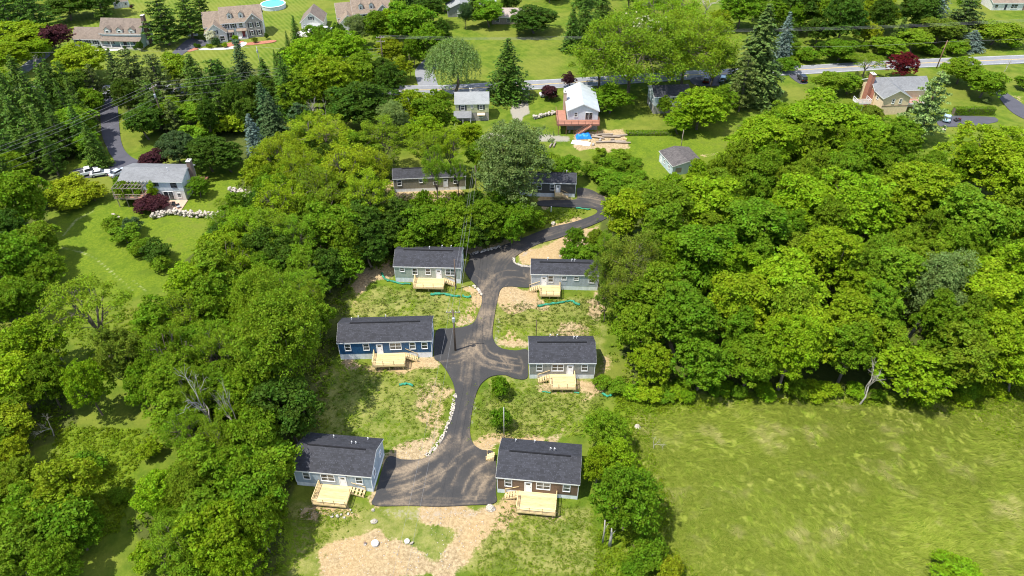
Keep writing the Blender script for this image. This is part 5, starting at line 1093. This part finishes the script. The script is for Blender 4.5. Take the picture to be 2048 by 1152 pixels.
for r, tint, kind, label, R in PLANTS:
    p = r.location; q, ph = min(LM, key=lambda l: (l[0] - p).length); d = p - q
    tree_word = KWORD[kind][1] if r.name.split('.')[0] != 'dead_branch' else 'fallen branch'
    side = ('right of' if d.x > 0 else 'left of') if abs(d.x) > abs(d.y) else ('behind' if d.y > 0 else 'in front of')
    tw = 'bare grey' if kind == 'dead' else TWORD[tint]
    word = tree_word.replace('bare ', '') if kind == 'dead' else tree_word
    r['group'] = {'bush': 'shrubs and bushes', 'dead': 'dead and leafless trees'}.get(kind, 'trees around the homes')
    if not label: buckets.setdefault((f'{tw} {word} {side} {ph}'), []).append((d.length, r))
for b, L in buckets.items():
    L.sort(key=lambda x: x[0])
    for i, (dd, r) in enumerate(L):
        r['label'] = b if len(L) == 1 else f'{ORD[min(i, 15)]} {b}'

# ------------------------------------------------------------------ undergrowth and grass that nobody could count
def scatter_px(poly, n, rs, z=0.0):
    P = [at(*p, z) for p in poly]; P = np.array([(p.x, p.y) for p in P]); lo, hi = P.min(0), P.max(0); out = np.zeros((0, 2))
    while len(out) < n:
        q = rs.uniform(lo, hi, (n * 2, 2)); q = q[inside(P, q[:, 0], q[:, 1])]; out = np.concatenate([out, q])
    return out[:n]
rs = np.random.RandomState(3)
UG = [(WOOD[0][0][:18] + [(1900, 785), (1500, 770), (1240, 770), (1195, 600)], 5200), (WOOD[1][0], 4200), (WOOD[4][0], 1200), (WOOD[5][0], 900)]
Cc = []; 
for poly, n in UG:
    q = scatter_px(poly, n, rs); Cc.append(np.concatenate([q, rs.uniform(.0, .5, (n, 1))], 1))
Cc = np.concatenate(Cc); V = puffs_to_leaves(Cc, rs.uniform(.35, .95, len(Cc)), rs, 10, .22)
ug = tag(link('undergrowth', np_mesh('undergrowth', V, 4), M['leaf']), 'low tangled green undergrowth along the edges of the woods', 'undergrowth', kind='stuff'); ug.color = (.150, .230, .012, 1)

WEEDS = [([(1235, 790), (1300, 805), (1500, 790), (1800, 800), (2048, 765), (2048, 800), (1900, 830), (1800, 815), (1500, 806), (1310, 840), (1300, 900), (1350, 1000), (1340, 1090), (1420, 1160), (1180, 1160), (1210, 1000), (1220, 850)], 3000), ([(1180, 330), (1260, 300), (1300, 360), (1240, 400)], 500), ([(110, 850), (300, 860), (240, 1060), (180, 1090), (100, 960)], 1100), ([(1900, 800), (2048, 780), (2048, 900), (1960, 860)], 260), ([(120, 640), (330, 600), (300, 700), (200, 760)], 500), ([(1050, 420), (1180, 420), (1150, 440), (1040, 465)], 300)]
Cc = np.concatenate([np.concatenate([q, rs.uniform(-.05, .12, (len(q), 1))], 1) for q in [scatter_px(p, n, rs) for p, n in WEEDS]])
wd = tag(link('weeds', np_mesh('weeds', puffs_to_leaves(Cc, rs.uniform(.15, .5, len(Cc)), rs, 12, .13), 4), M['leaf']), 'low bright green weeds along the field edge and clearings', 'weeds', kind='stuff'); wd.color = (.185, .265, .012, 1)

def blades(poly, n, L, W, lift, rs, swirl=.05, edge=1.0):
    k = 9; q = np.repeat(scatter_px(poly, n // k, rs), k, 0); n = len(q); a = fbm(q[:, 0] * swirl, q[:, 1] * swirl) * 9 + np.repeat(rs.normal(size=n // k) * .5, k) + rs.normal(size=n) * .3; q = q + rs.normal(size=(n, 2)) * .16 + np.repeat(rs.normal(size=(n // k, 2)) * (rs.rand(n // k, 1) < .4) * edge, k, 0); l = L * rs.uniform(.6, 1.4, n); d = np.stack([np.cos(a), np.sin(a)], -1); s = np.stack([-d[:, 1], d[:, 0]], -1) * (W * rs.uniform(.6, 1.4, n))[:, None]
    z = lift * rs.uniform(.3, 1.2, n); b = q; t = q + d * l[:, None]; c = -.1
    f = lambda xy, zz: np.concatenate([xy, (np.zeros(n) + zz)[:, None]], 1)
    return np.stack([f(b - s, c), f(b + s, c), f(t + s * .5, z), f(t - s * .5, z)], 1).reshape(-1, 3)
def grass_mat(name, c1, c2, c3, lo=.47):
    m, nt, b = new_mat(name); v = coords(nt); g = N(nt, 'ShaderNodeNewGeometry'); n1 = noise(nt, .16, 5, v, .6)
    c = mix(nt, g.outputs['Random Per Island'], c1, c2); c = mix(nt, mth(nt, 'MULTIPLY', ramp(nt, n1, lo, lo + .19), .8), c, c3)
    nt.links.new(c, b.inputs['Base Color']); b.inputs['Roughness'].default_value = .9; b.inputs['Specular IOR Level'].default_value = .1; return m
FP = [(1250, 870), (1300, 825), (1500, 800), (1780, 810), (1900, 805), (2048, 780), (2200, 780), (2200, 1250), (1240, 1250), (1320, 1100), (1340, 1000)]
tag(link('hay_grass', np_mesh('hay_grass', blades(FP, 126000, .8, .035, .34, rs, .05, 3.0), 4), grass_mat('hay_grass', (.122, .182, .012), (.245, .280, .042), (.36, .34, .115), .52)), 'tall laid hay grass covering the field at lower right', 'grass', kind='stuff')
LOT = [([(640, 730), (880, 735), (908, 800), (885, 870), (770, 905), (620, 890)], 9000), ([(690, 590), (790, 572), (955, 585), (950, 635), (870, 655), (690, 640)], 7000), ([(990, 610), (1190, 590), (1215, 640), (1190, 680), (1060, 675), (995, 680)], 7000), ([(950, 790), (985, 760), (1220, 790), (1160, 870), (1000, 875), (948, 870)], 9000), ([(560, 1020), (735, 1015), (640, 1090), (560, 1160)], 4000), ([(1000, 1010), (1200, 1010), (1220, 1160), (940, 1160)], 8000)]
V = np.concatenate([blades(p, n, .3, .035, .2, rs, .1) for p, n in LOT])
tag(link('rough_grass', np_mesh('rough_grass', V, 4), grass_mat('rough_grass', (.12, .195, .010), (.20, .27, .020), (.38, .35, .13), .56)), 'patchy young grass and straw on the new house lots', 'grass', kind='stuff')

# ------------------------------------------------------------------ poles and wires
def pole(px, py, h, label, r=.14, mat=None, arm=None, transformer=False, lean=(0, 0), group='utility poles', name='utility_pole', arm_dir=(1, 0)):
    b = at(px, py); o = tag(empty(name, b), label, 'pole', group); top = Vector((lean[0] * h, lean[1] * h, h))
    MB().tube([(0, 0, -.5), top * .5, top], [r * 1.15, r, r * .8], 10).build('shaft', mat or M['pole'], o, smooth=True)
    d = Vector((*arm_dir, 0)).normalized()
    for k in range(arm or 0):
        c = top * (1 - .05 - .09 * k) + Vector((0, -.02, 0)); w = 1.25
        MB().beam(c - d * w, c + d * w, .1, .13).build('crossarm', M['grey_wood'], o)
        for t in (-1.1, -.45, .45, 1.1): MB().tube([c + d * t + Vector((0, 0, .06)), c + d * t + Vector((0, 0, .28))], [.06, .045], 6).build('insulator', M['pipe'], o)
    if transformer:
        c = top * .80 + Vector((.05, -.32, 0)); t = MB().tube([c - Vector((0, 0, .5)), c - Vector((0, 0, .45)), c + Vector((0, 0, .4)), c + Vector((0, 0, .5))], [.2, .27, .27, .12], 12).build('transformer', M['metal'], o)
        for s in (-.1, .1): MB().tube([c + Vector((s, 0, .48)), c + Vector((s, 0, .72))], .045, 6).build('bushing', M['dark_metal'], t)
    return b + top
t1 = pole(911, 701, 9.6, 'brown utility pole with grey transformer beside the deep blue home', .17, arm=1, transformer=True)
t2 = pole(912, 578, 7.4, 'plain brown pole at the corner of the sage green home deck', .13)
t3 = pole(953, 402, 9.5, 'utility pole behind the trees left of the charcoal home', .13)
t4 = pole(335, 268, 14, 'tall brown utility pole with transformer above the left driveway', .17, arm=1, transformer=True, arm_dir=(.3, 1))
t5 = pole(770, 160, 14, 'utility pole with crossarms beside the far road behind the trees', .17, arm=2)
t6 = pole(812, 158, 6, 'left one of two thin poles at the road junction', .09)
t7 = pole(822, 158, 8, 'right one of two thin poles at the road junction', .09)
t8 = pole(231, 140, 6.5, 'short utility pole with transformer below the cape house', .1, M['pole_light'], transformer=True)
t9 = pole(522, 135, 6.8, 'short utility pole with transformer on the striped lawn', .1, M['pole_light'], transformer=True)
t10 = pole(1873, 136, 9, 'leaning brown pole beside the far road at right', .16, wood('pole_red', (.22, .12, .075)), lean=(.03, .0))
t11 = pole(1072, 678, 4.6, 'thin dark meter pole behind the mid grey home', .08)
t12 = pole(1008, 874, 7.0, 'thin light grey pole behind the brown home', .085, M['pole_light'])
t13 = pole(1361, 300, 5.8, 'thin wooden pole behind the weathered shed', .09, M['grey_wood'])
off_l = at(-330, 405, 13); off_r = at(2350, 104) + Vector((0, 0, 15)); hid = at(1440, 147) + Vector((0, 0, 14)); bot = at(790, 1330) + Vector((0, 0, 8.5))
def wire(a, b, sag, label, group, r=.017):
    mb = MB(); n = 16
    mb.tube([a.lerp(b, i / n) - Vector((0, 0, sag * 4 * (i / n) * (1 - i / n))) for i in range(n + 1)], r, 4); o = mb.build('power_line', M['wire'])
    c = a.copy(); return tag(o, label, 'wire', group)
Z = Vector((0, 0, 1))
for k, (dz, dy) in enumerate(((.3, .9), (-.4, 0), (-1.1, -.9), (-3.6, 0), (-5.2, 0))):
    wn_ = ('rearmost', 'middle', 'front', 'lower', 'lowest')[k]; v = Vector((.3 * dy, dy, dz))
    wire(t4 + v, off_l + v, 1.6, f'{wn_} power line left of the tall pole above the driveway', 'wires of the tall left pole')
    wire(t4 + v, t5 + v - Vector((0, 0, 5)), 1.0, f'{wn_} power line running from the tall left pole to the far road', 'wires of the tall left pole')
for k, dy in enumerate((1.0, 0, -1.0)):
    n_ = ('rear', 'middle', 'front')[k]; v = Vector((0, dy, -.4))
    wire(t5 + v, hid + v, 1.4, f'{n_} power line along the far road through the locusts', 'wires along the far road'); wire(hid + v, off_r + v, 1.4, f'{n_} power line above the far road at right', 'wires along the far road')
wire(hid - 5 * Z, t10 - .4 * Z, 1.0, 'low power line left of the leaning pole', 'wires along the far road'); wire(t10 - .4 * Z, off_r - 6 * Z, 1.0, 'low power line right of the leaning pole', 'wires along the far road')
for k, dx in enumerate((-1.0, -.3, .9)):
    n_ = ('left', 'middle', 'right')[k]; v = Vector((dx, 0, -.3)); wire(t1 + v, t3 + v * .5, 1.2, f'{n_} power line from the transformer pole up to the wood', 'wires over the drive')
for k, dx in enumerate((-.6, .5)): wire(t1 + Vector((dx, 0, -.3)), bot + Vector((dx * 1.6, 0, 0)), 1.4, f"{('left', 'right')[k]} power line from the transformer pole over the parking pad", 'wires over the drive', .012)
wire(t8, at(-200, 150) + 7 * Z, .6, 'power line left of the short pole below the cape house', 'wires below the far lawns'); wire(t8, t9, .8, 'power line between the two short poles', 'wires below the far lawns'); wire(t9, t5 - 4 * Z, .8, 'power line from the short lawn pole to the road pole', 'wires below the far lawns')

# ------------------------------------------------------------------ vehicles
def paint(name, col): 
    m = plain(name, col, .3, .05); b = m.node_tree.nodes['Principled BSDF']; b.inputs['Coat Weight'].default_value = .6; return m
M['car_white'] = paint('car_white', (.72, .73, .74)); M['car_silver'] = paint('car_silver', (.42, .46, .52)); M['car_black'] = paint('car_black', (.018, .018, .02)); M['car_red'] = paint('car_red', (.09, .015, .012)); M['car_blue'] = paint('car_blue', (.35, .50, .60)); M['tyre'] = plain('tyre', (.02, .02, .02), .9, .2); M['lamp'] = plain('headlight', (.7, .7, .68), .15, .05); M['tail'] = plain('taillight', (.4, .01, .01), .3, .1)
PROFILE = {'sedan': ([(-2.3, .35), (-2.3, .85), (-2.1, .98), (-1.3, 1.02), (.95, 1.0), (2.1, .82), (2.28, .6), (2.28, .35)], [(-1.75, 1.0), (-1.05, 1.43), (.25, 1.45), (1.1, 1.0)]),
           'pickup': ([(-2.8, .45), (-2.8, 1.15), (-.55, 1.15), (-.5, 1.12), (1.45, 1.12), (2.6, 1.02), (2.75, .75), (2.75, .45)], [(-.5, 1.1), (-.35, 1.8), (.8, 1.82), (1.55, 1.1)]),
           'jeep': ([(-2.1, .5), (-2.1, 1.2), (-.6, 1.22), (.8, 1.2), (1.95, 1.12), (2.0, .6), (2.0, .5)], [(-2.05, 1.18), (-2.0, 1.88), (.55, 1.86), (.95, 1.18)]),
           'suv': ([(-2.3, .4), (-2.3, 1.0), (-2.2, 1.08), (.9, 1.08), (2.1, .95), (2.3, .7), (2.3, .4)], [(-2.2, 1.06), (-1.85, 1.68), (.2, 1.7), (1.1, 1.06)])}
def car(px, py, ang, kind, mat, label):
    r = tag(empty({'pickup': 'pickup_truck', 'jeep': 'jeep_car'}.get(kind, 'car'), at(px, py) + Vector((0, 0, .04)), math.radians(ang)), label, 'truck' if kind == 'pickup' else 'car', 'parked vehicles')
    lo, up = PROFILE[kind]; W = .92 if kind != 'pickup' else 1.0; Tp = lambda p, q, t: (p, t, q)
    MB().prism(lo, -W, W, Tp).build('body', mat, r, bevel=.09)
    n = len(up); g = MB(); g.add([(p, s * W * (.94 if i in (0, n - 1) else .78), q) for s in (-1, 1) for i, (p, q) in enumerate(up)], [tuple(range(n)), tuple(range(n, 2 * n))[::-1]] + [(i, (i + 1) % n, n + (i + 1) % n, n + i) for i in range(n)]); g.build('windows', M['glass'], r, bevel=.04)
    (ax, az), (bx, bz) = up[1], up[2]; MB().box(ax - .05, bx + .05, -W * .8, W * .8, min(az, bz) - .05, max(az, bz) + .03).build('roof', mat, r, bevel=.05)
    if kind == 'pickup': MB().box(-2.65, -.65, -.85, .85, 1.02, 1.156).build('cargo_bed', M['dark_metal'], r)
    for x in (lo[0][0] + .85, lo[-1][0] - .9):
        for y in (-W, W):
            w = MB().tube([(x, y - .12, .34), (x, y + .12, .34)], .36, 16).build('wheel', M['tyre'], r); MB().tube([(x, y - .13, .34), (x, y + .13, .34)], .2, 10).build('rim', M['metal'], w)
    for y in (-W * .68, W * .68):
        MB().box(lo[-1][0] - .06, lo[-1][0] + .03, y - .2, y + .2, .62, .78).build('headlight', M['lamp'], r); MB().box(lo[0][0] - .03, lo[0][0] + .06, y - .18, y + .18, .72, .9).build('taillight', M['tail'], r)
    if kind == 'jeep': MB().tube([(-2.3, 0, .95), (-2.08, 0, .95)], .4, 16).build('spare_wheel', M['tyre'], r)
    return r
car(176, 349, 205 - 180 + 8, 'pickup', M['car_white'], 'white pickup truck at the left end of the parking area')
car(202, 350, 20, 'sedan', M['car_white'], 'white car between the pickup and the silver car')
car(238, 349, 62, 'sedan', M['car_silver'], 'silver car parked left of the grey-roofed white house')
car(264, 345, 40, 'sedan', M['car_white'], 'white car half hidden behind the grey roof')
car(1603, 161, 95, 'jeep', M['car_black'], 'black jeep parked beside the far road')
car(1413, 163, 70, 'suv', M['car_red'], 'dark red car in the shade under the locust')
car(1446, 162, 70, 'suv', M['car_blue'], 'blue-grey car in the shade beside the tall spruce')
car(1094, 192, 10, 'sedan', M['car_white'], 'white car under the low purple-leaved tree')
car(1893, 240, 60, 'sedan', M['car_blue'], 'pale blue car on the split-level driveway')
car(655, 63, 20, 'suv', M['car_white'], 'white van in front of the detached garage')
# utility trailer, ride-on mower
r = tag(empty('trailer', at(387, 73), .1), 'small white trailer at the top of the colonial driveway', 'trailer'); MB().box(-1.6, 1.6, -.8, .8, .45, .6).build('bed', M['car_white'], r)
for y in (-.8, .76): MB().box(-1.6, 1.6, y, y + .04, .6, .95).build('side_board', M['car_white'], r)
for y in (-.95, .8): MB().tube([(0, y, .3), (0, y + .16, .3)], .3, 12).build('wheel', M['tyre'], r)
MB().beam((1.6, 0, .45), (2.7, 0, .4), .08).build('drawbar', M['dark_metal'], r)
r = tag(empty('riding_mower', at(1914, 242), .2), 'small dark riding mower beside the pale blue car', 'mower'); MB().box(-.9, .3, -.4, .4, .3, .6).build('chassis', M['dark_metal'], r); MB().box(.25, .95, -.3, .3, .35, .85).build('hood', M['car_red'], r, bevel=.08); MB().box(-.6, -.1, -.25, .25, .6, .72).build('seat', M['tyre'], r); MB().box(-.62, -.52, -.25, .25, .72, 1.05).build('backrest', M['tyre'], r)
for x, q in ((-.6, .28), (.65, .2)):
    for y in (-.45, .45): MB().tube([(x, y - .1, q), (x, y + .1, q)], q, 10).build('wheel', M['tyre'], r)
MB().tube([(.2, 0, .7), (.02, 0, 1.0)], .03, 6).build('steering_column', M['dark_metal'], r)

# ------------------------------------------------------------------ stones, walls, silt socks, lids and yard clutter
def rock_mesh(mb, c, s, rs, sub=1):
    bm = bmesh.new(); bmesh.ops.create_icosphere(bm, subdivisions=sub, radius=1); ax = rs.uniform(.7, 1.25, 3) * s; R = Matrix.Rotation(rs.rand() * 6.28, 3, 'Z') @ Matrix.Rotation(rs.rand(), 3, 'X')
    idx = {v: i for i, v in enumerate(bm.verts)}; vs = [R @ Vector((v.co.x * ax[0], v.co.y * ax[1], v.co.z * ax[2] * .75)) * rs.uniform(.82, 1.12) + Vector(c) for v in bm.verts]
    mb.add(vs, [[idx[v] for v in f.verts] for f in bm.faces]); bm.free()
rs = np.random.RandomState(9)
def stone_wall(line, height, width, label, n_m=9, mat='rock', sz=1.0):
    P = [at(*p) for p in line]; o = tag(empty('stone_wall', P[len(P) // 2]), label, 'wall'); mb = MB(); base = o.location
    for a, b in zip(P[:-1], P[1:]):
        L = (b - a).length; d = (b - a).normalized(); s = Vector((-d.y, d.x, 0))
        for _ in range(int(L * n_m)):
            p = a.lerp(b, rs.rand()) + s * rs.uniform(-.5, .5) * width - base; p.z = rs.uniform(0, height); rock_mesh(mb, p, rs.uniform(.2, .5) * sz, rs)
    tag(mb.build('stones', M[mat], o), kind='stuff'); return o
stone_wall([(463, 382), (485, 388), (505, 398), (522, 408)], 1.2, 1.6, 'dry stone wall on the left lawn beside the wood', 14, 'rubble')
stone_wall([(515, 365), (528, 374)], .8, 1.2, 'short stone pile above the dry stone wall', 14, 'rubble')
stone_wall([(303, 437), (325, 430), (352, 427), (385, 432), (420, 434), (450, 432)], 1.1, 1.1, 'long stone retaining wall below the patio', 12, 'rubble')
stone_wall([(224, 433), (240, 436)], .5, .8, 'small stone pile among the meadow shrubs', 10, 'rubble')
stone_wall([(911, 786), (905, 820), (896, 850), (884, 876), (866, 901), (850, 914)], .12, .55, 'line of pale stones along the left edge of the drive', 13, 'rubble', .45)
stone_wall([(945, 570), (955, 578), (963, 590)], .15, .5, 'short stone edging where the drive narrows', 16, 'rubble', .45)
stone_wall([(940, 508), (965, 503), (1000, 493)], .2, .8, 'row of stones along the upper left edge of the drive', 14, 'rock', .5)
stone_wall([(1028, 516), (1028, 526), (1044, 532), (1062, 534)], .1, .5, 'gravel edging around the bare bank', 30, 'rock', .35)
stone_wall([(1066, 238), (1090, 232), (1112, 226)], .9, .8, 'grey stone wall left of the red deck', 10, 'rock')
stone_wall([(655, 1035), (690, 1030), (705, 1022)], .15, 1.2, 'scattered rubble below the slate blue home deck', 4, 'rock', .5)
mb = MB(); DP = [([(640, 1090), (760, 1060), (868, 1110), (850, 1150), (620, 1150)], 260), ([(850, 1015), (990, 1012), (950, 1090), (880, 1150)], 220), ([(1040, 520), (1100, 485), (1190, 455), (1190, 490), (1140, 525)], 160), ([(773, 912), (860, 880), (885, 872), (840, 918)], 90), ([(1000, 577), (1110, 605), (1040, 622)], 90), ([(600, 1015), (705, 1012), (715, 1030), (600, 1040)], 70), ([(995, 890), (960, 900), (945, 880), (1040, 868)], 60), ([(940, 560), (965, 590), (945, 650), (910, 655), (935, 600)], 90)]
for poly, n in DP:
    for x, y in scatter_px(poly, n // 2, rs): rock_mesh(mb, (x, y, -.08), rs.uniform(.03, .11), rs, 1)
tag(mb.build('scattered_stones', M['rock']), 'small loose stones lying on the bare earth', 'stones', kind='stuff')
def boulder(px, py, s, label, mat='rubble'):
    mb = MB(); rock_mesh(mb, (0, 0, s * .25), s, rs, 3); o = mb.build('boulder', M[mat]); o.location = at(px, py) - Vector((0, 0, .08)); return tag(o, label, 'boulder', 'boulders')
boulder(748, 1043, .45, 'pale boulder below the left corner of the parking pad'); boulder(980, 1017, .65, 'large pale boulder at the lower right corner of the parking pad'); boulder(746, 1020, .3, 'small boulder at the lower left corner of the parking pad')
boulder(1106, 448, .55, 'white boulder beside the upper drive'); boulder(985, 1018, .4, 'smaller grey boulder touching the large pale one', 'rock'); boulder(730, 1088, .25, 'small stone left of the white septic lid', 'rock'); boulder(823, 1086, .28, 'small pale stone right of the concrete septic lid'); boulder(1275, 855, .5, 'pale rock in the weeds below the field edge')
boulder(1120, 512, .3, 'small pale rock on the bare bank'); boulder(1888, 260, .6, 'pale rock below the split-level driveway')
def lid(px, py, R, h, mat, label):
    c = at(px, py); o = tag(empty('septic_lid', c), label, 'lid', 'septic lids'); MB().tube([(0, 0, -.3), (0, 0, h)], R, 24).build('riser', M['concrete'], o); MB().tube([(0, 0, h + .002), (0, 0, h + .06), (0, 0, h + .09)], [R * 1.06, R * 1.06, R * .9], 24).build('cover', mat, o)
lid(750, 1088, .48, .25, M['pipe'], 'round white septic lid on the bare ground'); lid(814, 1083, .36, .12, M['concrete'], 'round concrete septic lid in the grass'); lid(730, 1087, .15, .2, M['brown_brick'], 'small brown pipe cap left of the white lid')
def sock(line, r, label):
    P = strip_pts(line, 7); c = P[0].copy(); o = tag(empty('silt_sock', c), label, 'silt sock', 'green silt socks'); mb = MB(); n = len(P)
    r *= .7; mb.tube([p - c + Vector((rs.normal() * .07, rs.normal() * .07, r * .4 + rs.normal() * .03)) for p in P], [r * rs.uniform(.75, 1.35) for _ in P], 9); mb.build('sleeve', M['green_sock'], o, smooth=True)
sock([(862, 589), (885, 588), (905, 592), (920, 593)], .32, 'green silt sock below the sage green home deck'); sock([(925, 592), (933, 595), (941, 594)], .28, 'short crumpled green silt sock beside the drive'); sock([(764, 547), (770, 558), (785, 563), (800, 567), (822, 568)], .26, 'green silt sock left of the sage green home')
sock([(1076, 613), (1090, 610), (1110, 607), (1130, 604)], .3, 'green silt sock below the pale blue grey home'); sock([(1130, 604), (1146, 602), (1150, 607), (1160, 610)], .28, 'bunched right end of the green silt sock below the pale home'); sock([(800, 770), (812, 768), (826, 771)], .3, 'small heap of green silt sock below the deep blue home'); sock([(1205, 787), (1213, 792), (1222, 790)], .25, 'green silt sock scrap at the edge of the weeds'); sock([(1085, 783), (1100, 786)], .15, 'green scrap below the mid grey home deck'); sock([(1148, 785), (1158, 786)], .15, 'small green scrap right of the mid grey home deck'); sock([(1152, 416), (1168, 418), (1180, 419)], .2, 'green silt sock at the upper drive bend')
# lumber yard below the red deck
def log(px, py, L, ang, r, label, mat='grey_wood'):
    o = MB().tube([(-L / 2, 0, 0), (0, rs.normal() * .05, .02), (L / 2, 0, 0)], [r, r * .95, r * .85], 9).build('log', M[mat]); o.location = at(px, py) + Vector((0, 0, r * .8)); o.rotation_euler.z = math.radians(ang); return tag(o, label, 'log', 'logs and beams')
for i, (x, y, L, a, k) in enumerate(((1188, 272, 4, -35, 'leaning left of the timber heap'), (1196, 276, 3.5, -20, 'on the timber heap'), (1208, 270, 5, 5, 'rearmost on the timber heap'), (1222, 274, 5, -3, 'long, across the timber heap'), (1212, 285, 5.5, 2, 'front left of the timber heap'), (1232, 284, 5, 4, 'front middle of the timber heap'), (1246, 286, 4, -4, 'front right of the timber heap'), (1240, 272, 4, 8, 'rear right of the timber heap'), (1102, 291, 2.6, 70, 'left of the pair on the lawn'), (1109, 290, 2.6, 75, 'right of the pair on the lawn'), (1139, 264, 1.2, 80, 'upright stub left of the red stair'))):
    log(x, y, L, a, .24, f'weathered log {k}')
def sheet_cloth(px, py, w, d, hgt, mat, name, label, ang=0.0):
    n = 16; o = MB(); X, Y = np.meshgrid(np.linspace(-w / 2, w / 2, n), np.linspace(-d / 2, d / 2, n)); edge = np.minimum(1, 3.2 * np.minimum(1 - np.abs(2 * X / w), 1 - np.abs(2 * Y / d))); Zz = hgt * edge * (.5 + fbm(X * 1.3 + px, Y * 1.3)) - .04
    o.add([(x, y, z) for x, y, z in zip(X.ravel(), Y.ravel(), Zz.ravel())], [(i * n + j, i * n + j + 1, (i + 1) * n + j + 1, (i + 1) * n + j) for i in range(n - 1) for j in range(n - 1)]); q = o.build(name, mat); q.location = at(px, py); q.rotation_euler.z = ang; m = q.modifiers.new('thickness', 'SOLIDIFY'); m.thickness = .03; return tag(q, label, 'tarp')
sheet_cloth(1167, 274, 4.2, 2.4, .9, M['blue_tarp'], 'tarp', 'crumpled blue tarp on the heap below the red deck', .1); sheet_cloth(1162, 286, 5, 2.2, .35, M['white'], 'tarp', 'dirty white sheet on the ground below the blue tarp', -.3)
for i, (x, y, lab) in enumerate(((1158, 268, 'behind the blue tarp'), (1178, 282, 'in front of the blue tarp'), (1200, 281, 'in the middle of the timber heap'), (1225, 280, 'between the front and rear logs'), (1250, 279, 'at the right end of the timber heap'), (1186, 290, 'beside the dirty white sheet'))):
    o = MB().box(-.5, .5, -.25, .25, 0, .2 + rs.rand() * .3).build('timber_block', M[('grey_wood', 'lumber', 'deadwood')[i % 3]], bevel=.03); o.location = at(x, y) + Vector((0, 0, -.05)); o.rotation_euler.z = rs.rand() * 3; tag(o, 'short timber block ' + lab, 'timber', 'timber blocks in the heap')
# propane tanks, white pipe post, deck furniture, wheeled bins, dead birch trunks
def tank(px, py, label, zz=.0):
    o = tag(empty('propane_tank', at(px, py)), label, 'tank'); MB().tube([(0, 0, .2), (0, 0, .35), (0, 0, 1.3), (0, 0, 1.5), (0, 0, 1.58)], [.3, .42, .42, .3, .1], 14).build('shell', M['pipe'], o, smooth=True); MB().tube([(0, 0, 1.55), (0, 0, 1.72)], .14, 10).build('valve_cap', M['metal'], o)
    for a in (0, 2.1, 4.2): MB().box(.32 * math.cos(a) - .05, .32 * math.cos(a) + .05, .32 * math.sin(a) - .05, .32 * math.sin(a) + .05, -.2, .25).build('foot', M['metal'], o)
tank(1300, 213, 'white propane tank beside the house under the locust'); tank(297, 90, 'white propane tank at the right end of the cape house')
o = MB().tube([(0, 0, -.2), (0, 0, 1.5)], .1, 8).build('marker_post', M['pipe']); o.location = at(1102, 424); tag(o, 'short white marker post beside the upper drive', 'post')
for px, a, b, label in ((1219, 1092, 1056, 'thick bleached tree trunk standing in the weeds'), (1205, 1085, 1040, 'thin bleached tree trunk left of the thick one')):
    o = tag(empty('dead_tree', at(px, a)), label, 'dead tree'); h = (a - b) / (px_per_m(at(px, a)) * .6); MB().tube([(0, 0, -.3), (.05, 0, h * .5), (-.05, .05, h)], [.26 if px > 1210 else .14, .2 if px > 1210 else .11, .08], 8).build('trunk', M['deadwood'], o, smooth=True); MB().tube([(.03, 0, h * .6), (.5, .1, h * .85)], [.06, .02], 5).build('branch_stub', M['deadwood'], o)
o = tag(empty('dead_tree', at(1798, 705), 0), 'pale leaning tree trunk in the gap of the right wood', 'dead tree'); MB().tube([(0, 0, -.3), (.9, .3, 4), (1.9, .6, 8.5)], [.34, .3, .24], 9).build('trunk', M['bark_grey'], o, smooth=True); MB().tube([(.5, .1, 2.5), (1.6, .2, 4.5)], [.08, .03], 6).build('branch_stub', M['bark_grey'], o)
o = tag(empty('dead_tree', at(350, 1125), math.radians(-42)), 'fallen tree trunk in the lower left clearing', 'dead tree'); MB().tube([(-4.5, 0, .5), (0, .2, .6), (4, 0, .3)], [.16, .28, .34], 9).build('trunk', M['bark_grey'], o, smooth=True); MB().tube([(-2, 0, .6), (-3, .8, 1.4)], [.08, .03], 6).build('branch_stub', M['bark_grey'], o)
for i, (px, py, lab) in enumerate(((348, 412, 'dark patio chair on the brick patio'), (358, 416, 'grey patio lounger on the brick patio'))):
    o = tag(empty('patio_chair', at(px, py) + Vector((0, 0, .03)), .6 * i), lab, 'chair'); MB().box(-.4, .4, -.35, .35, .38, .46).build('seat', M['dark_metal'] if i == 0 else M['metal'], o); MB().box(-.4, .4, .3, .38, .46, 1.0).build('backrest', M['dark_metal'], o)
    for x in (-.36, .36):
        for y in (-.3, .3): MB().box(x - .03, x + .03, y - .03, y + .03, 0, .38).build('leg', M['dark_metal'], o)
for px, py, lab in ((1143, 232, 'table on the red deck'), (1160, 231, 'small bench on the red deck'), (1185, 229, 'dark red grill on the red deck')):
    o = tag(empty('deck_furniture', at(px, py, 2.92)), lab, 'furniture'); w = 1.0 if 'table' in lab else .6; MB().box(-w, w, -.35, .35, .68, .76).build('top', M['brown_brick'] if 'grill' in lab else M['grey_wood'], o)
    for x in (-w + .1, w - .1):
        for y in (-.28, .28): MB().box(x - .04, x + .04, y - .04, y + .04, 0, .68).build('leg', M['dark_metal'], o)
